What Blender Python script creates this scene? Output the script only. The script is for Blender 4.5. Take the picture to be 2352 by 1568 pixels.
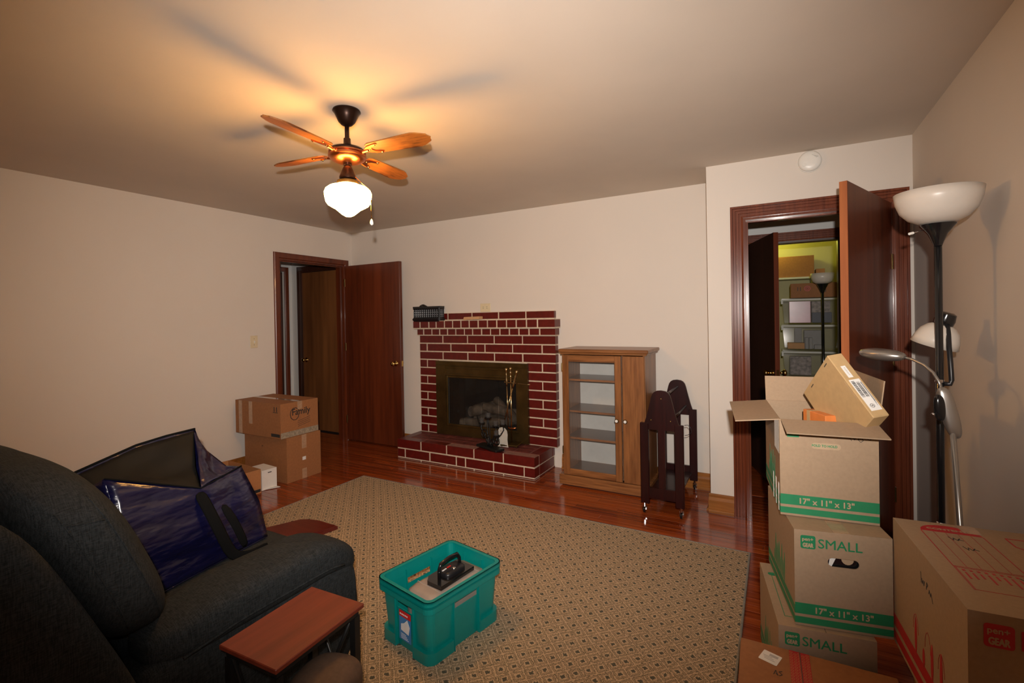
import bpy, bmesh, math, random
from mathutils import Vector, Matrix
random.seed(7)
PI = math.pi
for o in list(bpy.data.objects): bpy.data.objects.remove(o)
SC = bpy.context.scene
COL = SC.collection

# ------------------------------------------------------------------ camera
cam = bpy.data.cameras.new('camera'); camo = bpy.data.objects.new('camera', cam); COL.objects.link(camo)
CAM = Vector((4.4521, -4.0897, 1.4))
_yaw, _pit, _rol = [math.radians(a) for a in (28.972, -0.3361, -1.0063)]
_f = Vector((-math.sin(_yaw)*math.cos(_pit), math.cos(_yaw)*math.cos(_pit), math.sin(_pit)))
_r = Vector((math.cos(_yaw), math.sin(_yaw), 0)); _u = _r.cross(_f)
RR = math.cos(_rol)*_r + math.sin(_rol)*_u; UU = -math.sin(_rol)*_r + math.cos(_rol)*_u
camo.matrix_world = Matrix(((RR.x, UU.x, -_f.x, CAM.x), (RR.y, UU.y, -_f.y, CAM.y), (RR.z, UU.z, -_f.z, CAM.z), (0, 0, 0, 1)))
cam.sensor_width = 36; cam.lens = 1095.2332/2352*36; cam.shift_y = -46.9/2352
cam.clip_start = 0.02
SC.camera = camo

# ------------------------------------------------------------------ light and exposure
SC.view_settings.view_transform = 'Standard'; SC.view_settings.look = 'None'
SC.view_settings.exposure = 0.0; SC.view_settings.gamma = 1.0; SC.view_settings.use_curve_mapping = False
w = bpy.data.worlds.new('world'); SC.world = w; w.use_nodes = True
w.node_tree.nodes['Background'].inputs[0].default_value = (0.9, 0.8, 0.7, 1)
w.node_tree.nodes['Background'].inputs[1].default_value = 0.02
def lamp(name, kind, loc, energy, color, **k):
    l = bpy.data.lights.new(name, kind); l.energy = energy; l.color = color
    for a, b in k.items(): setattr(l, a, b)
    o = bpy.data.objects.new(name, l); COL.objects.link(o); o.location = loc
    return o
# the photographer's flash, mounted on the camera just above and behind the lens
FL = CAM + UU*0.14 - _f*0.10
fl = lamp('camera_flash', 'SPOT', FL, 450, (1.0, 0.915, 0.845), spot_size=math.radians(100), spot_blend=1.0, shadow_soft_size=0.018)
fd = (_f + UU*0.02 - RR*0.01).normalized(); fx_ = fd.cross(UU).normalized(); fy_ = fx_.cross(fd)
fl.matrix_world = Matrix(((fx_.x, fy_.x, -fd.x, FL.x), (fx_.y, fy_.y, -fd.y, FL.y), (fx_.z, fy_.z, -fd.z, FL.z), (0, 0, 0, 1))) @ Matrix.Diagonal((1.20, 0.86, 1.0, 1.0))
# small ceiling lamp in the storage room behind the second doorway
lamp('storage_room_lamp', 'POINT', (4.40, 2.75, 2.33), 7.0, (0.95, 0.92, 0.14), shadow_soft_size=0.06)

# ------------------------------------------------------------------ materials
MATS = {}
def node_mat(name):
    m = bpy.data.materials.new(name); m.use_nodes = True
    nt = m.node_tree; b = nt.nodes['Principled BSDF']
    return m, nt, b
def lk(nt, a, b): nt.links.new(a, b)
def coord(nt, scale=(1, 1, 1), rot=(0, 0, 0), kind='Object'):
    tc = nt.nodes.new('ShaderNodeTexCoord'); mp = nt.nodes.new('ShaderNodeMapping')
    mp.inputs['Scale'].default_value = scale; mp.inputs['Rotation'].default_value = rot
    lk(nt, tc.outputs[kind], mp.inputs[0]); return mp.outputs[0]
def noise(nt, vec, scale, detail=3, rough=0.5):
    n = nt.nodes.new('ShaderNodeTexNoise'); n.inputs['Scale'].default_value = scale
    n.inputs['Detail'].default_value = detail; n.inputs['Roughness'].default_value = rough
    lk(nt, vec, n.inputs['Vector']); return n.outputs['Fac']
def ramp(nt, fac, stops):
    r = nt.nodes.new('ShaderNodeValToRGB'); lk(nt, fac, r.inputs[0])
    e = r.color_ramp.elements
    while len(e) < len(stops): e.new(0.5)
    for i, (p, c) in enumerate(stops):
        e[i].position = p; e[i].color = (c[0], c[1], c[2], 1)
    return r.outputs[0]
def bump(nt, b, h, strength=0.2, dist=0.002):
    n = nt.nodes.new('ShaderNodeBump'); n.inputs['Strength'].default_value = strength; n.inputs['Distance'].default_value = dist
    lk(nt, h, n.inputs['Height']); lk(nt, n.outputs[0], b.inputs['Normal'])
def sc(c, k): return tuple(min(1, x*k) for x in c)
def plain(name, col, rough=0.5, metal=0.0, var=0.08, nscale=30, bmp=0.0, spec=0.5, coat=0):
    m, nt, b = node_mat(name)
    v = coord(nt); n = noise(nt, v, nscale, 4)
    lk(nt, ramp(nt, n, [(0.3, sc(col, 1-var)), (0.7, sc(col, 1+var))]), b.inputs['Base Color'])
    b.inputs['Roughness'].default_value = rough; b.inputs['Metallic'].default_value = metal
    b.inputs['Specular IOR Level'].default_value = spec
    if coat: b.inputs['Coat Weight'].default_value = coat; b.inputs['Coat Roughness'].default_value = 0.1
    if bmp: bump(nt, b, n, bmp, 0.002)
    MATS[name] = m; return m
def wood(name, dark, light, rough=0.35, along='z', fine=60, stretch=0.06, coat=0.0, rnd=False, knots=0.35, spec=0.5):
    m, nt, b = node_mat(name)
    s = [1, 1, 1]; s['xyz'.index(along)] = stretch
    v = coord(nt, tuple(s))
    if rnd:
        oi = nt.nodes.new('ShaderNodeObjectInfo'); ad = nt.nodes.new('ShaderNodeVectorMath'); ad.operation = 'ADD'
        mu = nt.nodes.new('ShaderNodeMath'); mu.operation = 'MULTIPLY'; mu.inputs[1].default_value = 50
        lk(nt, oi.outputs['Random'], mu.inputs[0]); lk(nt, v, ad.inputs[0]); lk(nt, mu.outputs[0], ad.inputs[1]); v = ad.outputs[0]
    n1 = noise(nt, v, fine, 6, 0.6); n2 = noise(nt, v, fine*0.12, 3, 0.6)
    mx = nt.nodes.new('ShaderNodeMix'); mx.inputs[0].default_value = knots
    lk(nt, n1, mx.inputs[2]); lk(nt, n2, mx.inputs[3])
    fac = mx.outputs[0]
    if rnd:
        a = nt.nodes.new('ShaderNodeMath'); a.operation = 'MULTIPLY_ADD'; a.inputs[1].default_value = 0.16
        lk(nt, oi.outputs['Random'], a.inputs[0]); lk(nt, fac, a.inputs[2])
        a2 = nt.nodes.new('ShaderNodeMath'); a2.operation = 'SUBTRACT'; a2.inputs[1].default_value = 0.08
        lk(nt, a.outputs[0], a2.inputs[0]); fac = a2.outputs[0]
    lk(nt, ramp(nt, fac, [(0.36, dark), (0.64, light)]), b.inputs['Base Color'])
    b.inputs['Roughness'].default_value = rough; b.inputs['Specular IOR Level'].default_value = spec
    if coat: b.inputs['Coat Weight'].default_value = coat; b.inputs['Coat Roughness'].default_value = 0.08
    bump(nt, b, n1, 0.06, 0.001)
    MATS[name] = m; return m
def glassy(name, col, alpha, rough=0.05):
    m, nt, b = node_mat(name)
    b.inputs['Base Color'].default_value = (*col, 1); b.inputs['Roughness'].default_value = rough
    tr = nt.nodes.new('ShaderNodeBsdfTransparent'); mx = nt.nodes.new('ShaderNodeMixShader')
    v = coord(nt); n = noise(nt, v, 6, 2)
    r = nt.nodes.new('ShaderNodeMapRange'); r.inputs[3].default_value = max(0, alpha-0.04); r.inputs[4].default_value = min(1, alpha+0.04)
    lk(nt, n, r.inputs[0]); lk(nt, r.outputs[0], mx.inputs[0])
    lk(nt, tr.outputs[0], mx.inputs[1]); lk(nt, b.outputs[0], mx.inputs[2])
    lk(nt, mx.outputs[0], nt.nodes['Material Output'].inputs[0]); MATS[name] = m; return m
def emissive(name, col, strength):
    m, nt, b = node_mat(name)
    b.inputs['Base Color'].default_value = (0.9, 0.85, 0.7, 1)
    b.inputs['Emission Color'].default_value = (*col, 1); b.inputs['Emission Strength'].default_value = strength
    v = coord(nt); n = noise(nt, v, 3, 1)
    r = nt.nodes.new('ShaderNodeMapRange'); r.inputs[3].default_value = strength*0.97; r.inputs[4].default_value = strength*1.03
    lk(nt, n, r.inputs[0]); lk(nt, r.outputs[0], b.inputs['Emission Strength']); MATS[name] = m; return m

plain('wall_paint', (0.71, 0.655, 0.59), 0.75, var=0.02, nscale=1.5, spec=0.2)
plain('ceiling_paint', (0.66, 0.585, 0.50), 0.85, var=0.03, nscale=2.0, spec=0.15)
plain('hall_paint', (0.72, 0.72, 0.70), 0.8, var=0.03, nscale=2, spec=0.2)
plain('storage_paint', (0.50, 0.47, 0.27), 0.8, var=0.03, nscale=2, spec=0.2)
def floor_mat():
    wood('floor_wood', (0.15, 0.023, 0.005), (0.37, 0.078, 0.016), 0.15, 'x', 55, 0.05, coat=0.35, rnd=True)
floor_mat()
plain('floor_joint', (0.03, 0.008, 0.004), 0.6)
wood('door_wood', (0.065, 0.013, 0.005), (0.165, 0.034, 0.010), 0.33, 'z', 26, 0.05, coat=0.15, knots=0.5)
wood('door_edge', (0.28, 0.075, 0.02), (0.42, 0.13, 0.035), 0.4, 'z', 40, 0.05)
wood('dark_door_wood', (0.03, 0.010, 0.005), (0.06, 0.018, 0.008), 0.35, 'z', 26, 0.05)
wood('hall_door_wood', (0.10, 0.035, 0.012), (0.30, 0.115, 0.035), 0.4, 'z', 16, 0.07, knots=0.7)
wood('casing_wood', (0.10, 0.022, 0.009), (0.20, 0.050, 0.020), 0.22, 'z', 50, 0.05, coat=0.3)
wood('casing_wood_x', (0.10, 0.018, 0.008), (0.20, 0.042, 0.017), 0.22, 'x', 50, 0.05, coat=0.3)
wood('base_wood', (0.20, 0.070, 0.014), (0.36, 0.135, 0.028), 0.3, 'x', 50, 0.05, coat=0.2)
wood('oak', (0.10, 0.034, 0.010), (0.33, 0.135, 0.044), 0.35, 'z', 60, 0.07, coat=0.1, knots=0.55)
wood('oak_x', (0.13, 0.046, 0.014), (0.33, 0.138, 0.046), 0.35, 'x', 75, 0.05, coat=0.1)
wood('oak_inside', (0.10, 0.05, 0.028), (0.17, 0.092, 0.050), 0.3, 'x', 60, 0.06, coat=0.1)
plain('cabinet_back', (0.62, 0.62, 0.58), 0.6, var=0.03)
wood('cherry', (0.012, 0.0012, 0.0012), (0.027, 0.0028, 0.0026), 0.35, 'z', 40, 0.08, coat=0.15, spec=0.3)
wood('cherry_board', (0.085, 0.010, 0.008), (0.13, 0.018, 0.013), 0.3, 'x', 40, 0.08, coat=0.2)
wood('table_top_wood', (0.12, 0.020, 0.010), (0.20, 0.036, 0.017), 0.38, 'y', 30, 0.07)
plain('black_metal', (0.012, 0.012, 0.012), 0.4, 0.3)
plain('black_gloss', (0.008, 0.008, 0.009), 0.16, 0.0, coat=0.4)
plain('black_plastic', (0.012, 0.012, 0.014), 0.35)
plain('brass', (0.72, 0.48, 0.17), 0.2, 1.0, var=0.1)
plain('aged_brass', (0.13, 0.085, 0.03), 0.34, 0.85, var=0.25, nscale=8)
plain('tool_brass', (0.62, 0.46, 0.24), 0.22, 1.0, var=0.1)
plain('copper', (0.55, 0.20, 0.08), 0.28, 1.0, var=0.1)
plain('dark_bronze', (0.035, 0.016, 0.010), 0.3, 0.7)
plain('chrome', (0.75, 0.75, 0.78), 0.12, 1.0, var=0.02)
plain('silver', (0.42, 0.40, 0.37), 0.30, 0.85, var=0.03)
plain('brick_paint', (0.105, 0.007, 0.005), 0.36, var=0.18, nscale=25, bmp=0.35, coat=0.1)
plain('hearth_top_brick', (0.13, 0.028, 0.022), 0.55, var=0.3, nscale=12, bmp=0.3)
plain('mortar', (0.60, 0.50, 0.38), 0.6, var=0.1, bmp=0.3)
plain('hearth_mortar', (0.26, 0.13, 0.10), 0.7, var=0.2)
plain('firebox_black', (0.012, 0.010, 0.009), 0.8, var=0.3)
plain('log_bark', (0.34, 0.27, 0.20), 0.8, var=0.5, nscale=14, bmp=0.6)
plain('log_end', (0.50, 0.36, 0.22), 0.8, var=0.25, nscale=20)
plain('almond', (0.72, 0.62, 0.42), 0.4, var=0.02)
plain('white_plastic', (0.80, 0.79, 0.74), 0.35, var=0.02)
plain('slot_dark', (0.06, 0.05, 0.04), 0.6)
plain('cardboard', (0.335, 0.235, 0.15), 0.75, var=0.05, nscale=90, bmp=0.05, spec=0.25)
plain('cardboard_pale', (0.42, 0.30, 0.19), 0.75, var=0.05, nscale=90, spec=0.25)
plain('cardboard_white', (0.62, 0.53, 0.43), 0.75, var=0.05, nscale=90, spec=0.25)
plain('cardboard_dark', (0.30, 0.128, 0.05), 0.7, var=0.07, nscale=60, spec=0.3)
plain('cardboard_tan', (0.46, 0.31, 0.15), 0.6, var=0.05, nscale=40, spec=0.3)
plain('cardboard_orange', (0.42, 0.19, 0.075), 0.65, var=0.05, nscale=60, spec=0.3)
plain('box_tape', (0.40, 0.25, 0.15), 0.16, var=0.12, nscale=40, coat=0.5)
plain('clear_tape', (0.30, 0.25, 0.18), 0.14, var=0.25, nscale=60, coat=0.6)
plain('white_card', (0.74, 0.73, 0.70), 0.6, var=0.03)
plain('print_green', (0.012, 0.20, 0.08), 0.5, var=0.05)
plain('print_red', (0.42, 0.012, 0.018), 0.5, var=0.05)
plain('print_black', (0.02, 0.02, 0.02), 0.6)
plain('print_grey', (0.32, 0.31, 0.30), 0.6)
plain('teal_plastic', (0.0, 0.225, 0.205), 0.34, var=0.04, spec=0.5)
plain('grey_plastic', (0.30, 0.25, 0.215), 0.45, var=0.04)
plain('sticker_red', (0.6, 0.02, 0.02), 0.4); plain('sticker_blue', (0.05, 0.22, 0.5), 0.4); plain('sticker_white', (0.8, 0.8, 0.8), 0.4)
plain('orange_card', (0.65, 0.20, 0.05), 0.4)
plain('tan_block', (0.56, 0.33, 0.17), 0.6)
plain('frosted', (0.62, 0.56, 0.49), 0.35, var=0.02)
plain('pink_paper', (0.55, 0.20, 0.27), 0.25, var=0.25, nscale=6)
plain('blue_grey_wall', (0.30, 0.36, 0.38), 0.7)
plain('floral', (0.30, 0.25, 0.23), 0.6, var=0.6, nscale=26)
plain('navy', (0.02, 0.03, 0.07), 0.5)
plain('dim_card', (0.26, 0.25, 0.24), 0.5)
plain('orange_box', (0.60, 0.27, 0.05), 0.6)
plain('ottoman_fabric', (0.09, 0.052, 0.032), 0.75, var=0.15, nscale=80, bmp=0.3)
plain('binding', (0.24, 0.23, 0.20), 0.85, var=0.15, nscale=120)
glassy('clear_glass', (0.25, 0.25, 0.25), 0.07, 0.03)
glassy('fire_glass', (0.02, 0.018, 0.016), 0.38, 0.04)
glassy('smoke_glass', (0.08, 0.06, 0.05), 0.45, 0.05)
glassy('bin_plastic', (0.30, 0.30, 0.28), 0.22, 0.12)
emissive('globe_glow', (1.0, 0.475, 0.11), 66.0)

def fabric(name, a, b_, scale=420, rough=0.9):
    m, nt, b = node_mat(name)
    v = coord(nt, (1, 1, 1)); 
    v1 = coord(nt, (1, 0.12, 1)); v2 = coord(nt, (0.12, 1, 0.12))
    n1 = noise(nt, v1, scale, 2); n2 = noise(nt, v2, scale, 2)
    mx = nt.nodes.new('ShaderNodeMix'); mx.inputs[0].default_value = 0.5; lk(nt, n1, mx.inputs[2]); lk(nt, n2, mx.inputs[3])
    lk(nt, ramp(nt, mx.outputs[0], [(0.38, a), (0.62, b_)]), b.inputs['Base Color'])
    b.inputs['Roughness'].default_value = rough; b.inputs['Specular IOR Level'].default_value = 0.2
    n3 = noise(nt, v, 9, 3)
    ad = nt.nodes.new('ShaderNodeMath'); ad.operation = 'MULTIPLY_ADD'; ad.inputs[1].default_value = 6; lk(nt, n3, ad.inputs[0]); lk(nt, mx.outputs[0], ad.inputs[2])
    bump(nt, b, ad.outputs[0], 0.5, 0.004); MATS[name] = m
fabric('charcoal_fabric', (0.010, 0.012, 0.013), (0.031, 0.035, 0.037))
def poly_blue():
    m, nt, b = node_mat('blue_poly')
    v = coord(nt, (1, 0.6, 1.8)); n = noise(nt, v, 6, 3, 0.55); n2 = noise(nt, v, 60, 2)
    lk(nt, ramp(nt, n, [(0.3, (0.003, 0.003, 0.022)), (0.7, (0.006, 0.006, 0.040))]), b.inputs['Base Color'])
    b.inputs['Roughness'].default_value = 0.27; b.inputs['Coat Weight'].default_value = 0.6; b.inputs['Coat Roughness'].default_value = 0.16
    ad = nt.nodes.new('ShaderNodeMath'); ad.operation = 'MULTIPLY_ADD'; ad.inputs[1].default_value = 0.035; lk(nt, n2, ad.inputs[0]); lk(nt, n, ad.inputs[2])
    bump(nt, b, ad.outputs[0], 0.9, 0.045); MATS['blue_poly'] = m
poly_blue()
plain('strap_black', (0.005, 0.005, 0.005), 0.9, spec=0.1, nscale=200)
plain('bag_lining', (0.010, 0.0095, 0.008), 0.75, spec=0.2, var=0.2, nscale=6)
def rug_mat():
    m, nt, b = node_mat('rug_weave')
    P = 0.0545
    v = coord(nt, (1/P, 1/P, 1/P), (0, 0, math.radians(45)))
    wob = noise(nt, coord(nt), 130, 2)
    sep = nt.nodes.new('ShaderNodeSeparateXYZ'); lk(nt, v, sep.inputs[0])
    def M(op, a, b_=None, c=None):
        n = nt.nodes.new('ShaderNodeMath'); n.operation = op
        for i, x in enumerate((a, b_, c)):
            if x is None: continue
            if isinstance(x, (int, float)): n.inputs[i].default_value = x
            else: lk(nt, x, n.inputs[i])
        return n.outputs[0]
    wv = M('MULTIPLY_ADD', wob, 0.30, -0.15)
    ds = []
    for k in (0, 1):
        fr = M('FRACT', M('ADD', sep.outputs[k], 500.0)); ds.append(M('ABSOLUTE', M('SUBTRACT', fr, 0.5)))
    d = M('ADD', M('MAXIMUM', ds[0], ds[1]), wv)
    tan = (0.57, 0.425, 0.28); dk = (0.19, 0.155, 0.10); mid = (0.38, 0.285, 0.18); gr = (0.105, 0.105, 0.08)
    c = ramp(nt, d, [(0.0, gr), (0.13, gr), (0.165, tan), (0.25, tan), (0.285, dk), (0.33, mid), (0.36, tan), (0.40, dk), (0.43, dk), (0.46, tan)])
    sp = noise(nt, coord(nt), 260, 1)
    mx = nt.nodes.new('ShaderNodeMix'); mx.data_type = 'RGBA'; mx.blend_type = 'MULTIPLY'; mx.inputs[0].default_value = 0.7
    lk(nt, c, mx.inputs[6]); lk(nt, ramp(nt, sp, [(0.3, (0.62, 0.60, 0.58)), (0.6, (1, 1, 1))]), mx.inputs[7])
    lk(nt, mx.outputs[2], b.inputs['Base Color']); b.inputs['Roughness'].default_value = 0.95; b.inputs['Specular IOR Level'].default_value = 0.1
    bump(nt, b, sp, 0.8, 0.004); MATS['rug_weave'] = m
rug_mat()
def blade_mat():
    m, nt, b = node_mat('blade_wood')
    v = coord(nt, (0.10, 1, 1)); n = noise(nt, v, 70, 6, 0.65); n2 = noise(nt, coord(nt, (0.5, 1, 1)), 12, 3)
    mx = nt.nodes.new('ShaderNodeMix'); mx.inputs[0].default_value = 0.45; lk(nt, n, mx.inputs[2]); lk(nt, n2, mx.inputs[3])
    lk(nt, ramp(nt, mx.outputs[0], [(0.38, (0.055, 0.015, 0.003)), (0.48, (0.24, 0.082, 0.014)), (0.65, (0.36, 0.135, 0.024))]), b.inputs['Base Color'])
    b.inputs['Roughness'].default_value = 0.4; MATS['blade_wood'] = m
blade_mat()

# ------------------------------------------------------------------ mesh helpers
class MB:
    def __init__(s): s.bm = bmesh.new()
    def box(s, x0, x1, y0, y1, z0, z1, bev=0.0, seg=1):
        r = bmesh.ops.create_cube(s.bm, size=1)
        vs = r['verts']
        for v in vs:
            v.co = Vector(((x0+x1)/2+v.co.x*(x1-x0), (y0+y1)/2+v.co.y*(y1-y0), (z0+z1)/2+v.co.z*(z1-z0)))
        if bev:
            es = list({e for v in vs for e in v.link_edges})
            bmesh.ops.bevel(s.bm, geom=es, offset=bev, segments=seg, profile=0.5, affect='EDGES')
        return s
    def tube(s, pts, r, seg=10, cap=True):
        pts = [Vector(p) for p in pts]; n = len(pts)
        rs = r if isinstance(r, (list, tuple)) else [r]*n
        rings = []; prev = None
        for i, p in enumerate(pts):
            t = (pts[min(i+1, n-1)]-pts[max(i-1, 0)]).normalized()
            if prev is None:
                a = Vector((0, 0, 1)) if abs(t.z) < 0.9 else Vector((1, 0, 0)); nrm = t.cross(a).normalized()
            else: nrm = (prev - t*prev.dot(t)).normalized()
            prev = nrm; bi = t.cross(nrm)
            rings.append([s.bm.verts.new(p+(nrm*math.cos(2*PI*k/seg)+bi*math.sin(2*PI*k/seg))*rs[i]) for k in range(seg)])
        for a, b in zip(rings, rings[1:]):
            for k in range(seg): s.bm.faces.new((a[k], a[(k+1) % seg], b[(k+1) % seg], b[k]))
        if cap: s.bm.faces.new(rings[0][::-1]); s.bm.faces.new(rings[-1])
        return s
    def lathe(s, prof, c=(0, 0, 0), seg=32, axis=None, cap=True):
        c = Vector(c); rings = []
        ax = Vector(axis).normalized() if axis else Vector((0, 0, 1))
        q = Vector((0, 0, 1)).rotation_difference(ax)
        for r, z in prof:
            rings.append([s.bm.verts.new(c+q @ Vector((max(r, 1e-5)*math.cos(2*PI*k/seg), max(r, 1e-5)*math.sin(2*PI*k/seg), z))) for k in range(seg)])
        for a, b in zip(rings, rings[1:]):
            for k in range(seg): s.bm.faces.new((a[k], a[(k+1) % seg], b[(k+1) % seg], b[k]))
        if cap:
            for ring, rv in ((rings[0], True), (rings[-1], False)):
                s.bm.faces.new(ring[::-1] if rv else ring)
        return s
    def sphere(s, c, r, seg=16):
        prof = [(r*math.sin(PI*k/(seg//2)), -r*math.cos(PI*k/(seg//2))) for k in range(seg//2+1)]
        return s.lathe(prof, c, seg, cap=False)
    def prism(s, pts, z0, z1, M=None):
        """polygon in xy extruded z0..z1, mapped by M"""
        M = M or Matrix()
        a = [s.bm.verts.new(M @ Vector((x, y, z0))) for x, y in pts]; b = [s.bm.verts.new(M @ Vector((x, y, z1))) for x, y in pts]
        n = len(pts)
        s.bm.faces.new(a[::-1]); s.bm.faces.new(b)
        for k in range(n): s.bm.faces.new((a[k], a[(k+1) % n], b[(k+1) % n], b[k]))
        return s
    def rbox(s, c, h, p=5.0, n=10, warp=None):
        """rounded cushion"""
        c = Vector(c); cache = {}
        def V(u, v, w_):
            key = (round(u, 4), round(v, 4), round(w_, 4))
            if key in cache: return cache[key]
            d = Vector((u, v, w_)); m = (abs(u)**p+abs(v)**p+abs(w_)**p)**(1/p)
            q = d/m; co = Vector((q.x*h[0], q.y*h[1], q.z*h[2]))
            if warp: co = warp(co)
            cache[key] = s.bm.verts.new(c+co); return cache[key]
        g = [math.tan((-1+2*i/n)*PI/4) for i in range(n+1)]
        for ax in range(3):
            for sg in (-1, 1):
                for i in range(n):
                    for j in range(n):
                        q = []
                        for a, b in ((g[i], g[j]), (g[i+1], g[j]), (g[i+1], g[j+1]), (g[i], g[j+1])):
                            t = [0, 0, 0]; t[ax] = sg; t[(ax+1) % 3] = a; t[(ax+2) % 3] = b; q.append(V(*t))
                        s.bm.faces.new(q if sg > 0 else q[::-1])
        return s
    def xform(s, M):
        bmesh.ops.transform(s.bm, matrix=M, verts=s.bm.verts); return s
WM = {}
def finish(name, mb, mat, parent=None, world=False, smooth=False, kind=None, label=None, sub=0, solid=0, autosmooth=None):
    if world and parent is not None: mb.xform(WM[parent].inverted())
    bmesh.ops.recalc_face_normals(mb.bm, faces=mb.bm.faces)
    me = bpy.data.meshes.new(name); mb.bm.to_mesh(me); mb.bm.free()
    me.materials.append(MATS[mat] if isinstance(mat, str) else mat)
    if smooth or autosmooth:
        for p in me.polygons: p.use_smooth = True
        if autosmooth: me.set_sharp_from_angle(angle=math.radians(autosmooth))
    o = bpy.data.objects.new(name, me); COL.objects.link(o)
    if parent is not None: o.parent = parent; WM[o] = WM[parent].copy()
    else: WM[o] = Matrix()
    if solid:
        md = o.modifiers.new('thickness', 'SOLIDIFY'); md.thickness = abs(solid); md.offset = -1 if solid > 0 else 1
    if sub:
        md = o.modifiers.new('smooth', 'SUBSURF'); md.levels = sub; md.render_levels = sub; md.boundary_smooth = 'PRESERVE_CORNERS'
    if kind: o['kind'] = kind
    if label: o['label'] = label
    return o
P = finish
def thing(name, label, cat, loc=(0, 0, 0), rz=0.0, group=None, M=None):
    o = bpy.data.objects.new(name, None); COL.objects.link(o); o.empty_display_size = 0.1
    if M is None: M = Matrix.Translation(Vector(loc)) @ Matrix.Rotation(rz, 4, 'Z')
    o.matrix_world = M; WM[o] = M.copy()
    o['label'] = label; o['category'] = cat
    if group: o['group'] = group
    return o
def single(name, mb, mat, label, cat, loc=None, rz=0.0, group=None, **k):
    """a thing that is one mesh, given in world coordinates around loc"""
    M = Matrix.Translation(Vector(loc or (0, 0, 0))) @ Matrix.Rotation(rz, 4, 'Z')
    o = finish(name, mb, mat, **k); o.matrix_world = M; WM[o] = M.copy()
    o['label'] = label; o['category'] = cat
    if group: o['group'] = group
    return o
def S(name, mb, mat, parent=None, **k):
    return finish(name, mb, mat, parent, kind=None if parent else 'structure', **k)
def dup(root, loc=None, rz=0, label=None, M=None):
    r = root.copy(); COL.objects.link(r)
    if M is None: M = Matrix.Translation(Vector(loc)) @ Matrix.Rotation(rz, 4, 'Z')
    r.matrix_world = M; WM[r] = M
    if label: r['label'] = label
    for ch in list(root.children):
        c = ch.copy(); COL.objects.link(c); c.parent = r; c.matrix_parent_inverse = ch.matrix_parent_inverse
        for g in ch.children:
            d = g.copy(); COL.objects.link(d); d.parent = c
    return r
_fonts = {}
def text_bm(s, size, bold=0.0, space=1.0):
    cu = bpy.data.curves.new('t', 'FONT'); cu.body = s; cu.size = 1.0; cu.align_x = 'LEFT'; cu.offset = 0; cu.space_character = space
    cu.resolution_u = 3
    o = bpy.data.objects.new('t', cu); COL.objects.link(o)
    dg = bpy.context.evaluated_depsgraph_get(); me = bpy.data.meshes.new_from_object(o.evaluated_get(dg))
    bpy.data.objects.remove(o); bm = bmesh.new(); bm.from_mesh(me); bpy.data.meshes.remove(me)
    xs = [v.co.x for v in bm.verts]; ys = [v.co.y for v in bm.verts]
    return bm, min(xs), max(xs), min(ys), max(ys)
def text_into(mb, s, x, y, w=None, h=None, bold=0.0, F=None, eps=0.0009):
    """place text s with its lower left at (x,y) of face frame F, scaled to width w and/or height h"""
    bm, x0, x1, y0, y1 = text_bm(s, 1.0, bold)
    sx = (w/(x1-x0)) if w else (h/(y1-y0)); sy = (h/(y1-y0)) if h else sx
    if not w: sx = sy
    base = [v.co.copy() for v in bm.verts]; b = bold*0.8
    for n_, (ax, ay) in enumerate(((0, 0), (b, 0), (-b, 0), (0, b), (0, -b))):
        me = bpy.data.meshes.new('t')
        for v, c in zip(bm.verts, base): v.co = F @ Vector((x+(c.x-x0)*sx+ax, y+(c.y-y0)*sy+ay, eps+n_*0.00002))
        bm.to_mesh(me); mb.bm.from_mesh(me); bpy.data.meshes.remove(me)
        if not b: break
    bm.free(); return mb
def front(w, d, h):  # frame on the local -y face, origin lower left corner
    return Matrix(((1, 0, 0, -w/2), (0, 0, -1, -d/2), (0, 1, 0, 0), (0, 0, 0, 1)))
def leftf(w, d, h):  # on the local -x face; origin is the far lower corner, x runs towards the viewer
    return Matrix(((0, 0, -1, -w/2), (-1, 0, 0, d/2), (0, 1, 0, 0), (0, 0, 0, 1)))
def topf(w, d, h):
    return Matrix(((1, 0, 0, -w/2), (0, 1, 0, -d/2), (0, 0, 1, h), (0, 0, 0, 1)))
def rrect(x0, x1, y0, y1, r, n=4):
    pts = []
    for cx, cy, a in ((x1-r, y0+r, -PI/2), (x1-r, y1-r, 0), (x0+r, y1-r, PI/2), (x0+r, y0+r, PI)):
        for k in range(n+1): pts.append((cx+r*math.cos(a+PI/2*k/n), cy+r*math.sin(a+PI/2*k/n)))
    return pts
def patch(mb, pts, F, t=0.0006): return mb.prism(pts, 0.0001, t, F)
def rect(x0, x1, y0, y1): return [(x0, y0), (x1, y0), (x1, y1), (x0, y1)]
def line_pts(p, q, wd):
    p = Vector(p); q = Vector(q); d = (q-p).normalized(); n = Vector((-d.y, d.x))*wd/2
    return [tuple(p-n), tuple(q-n), tuple(q+n), tuple(p+n)]
def scribble(mb, pts, F, wd=0.0016):
    for a, b in zip(pts, pts[1:]): patch(mb, line_pts(a, b, wd), F, 0.0007)
    return mb

# ================================================================== STRUCTURE
H = 2.449; W = 5.174; XE = 4.03; YB = -0.444
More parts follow.
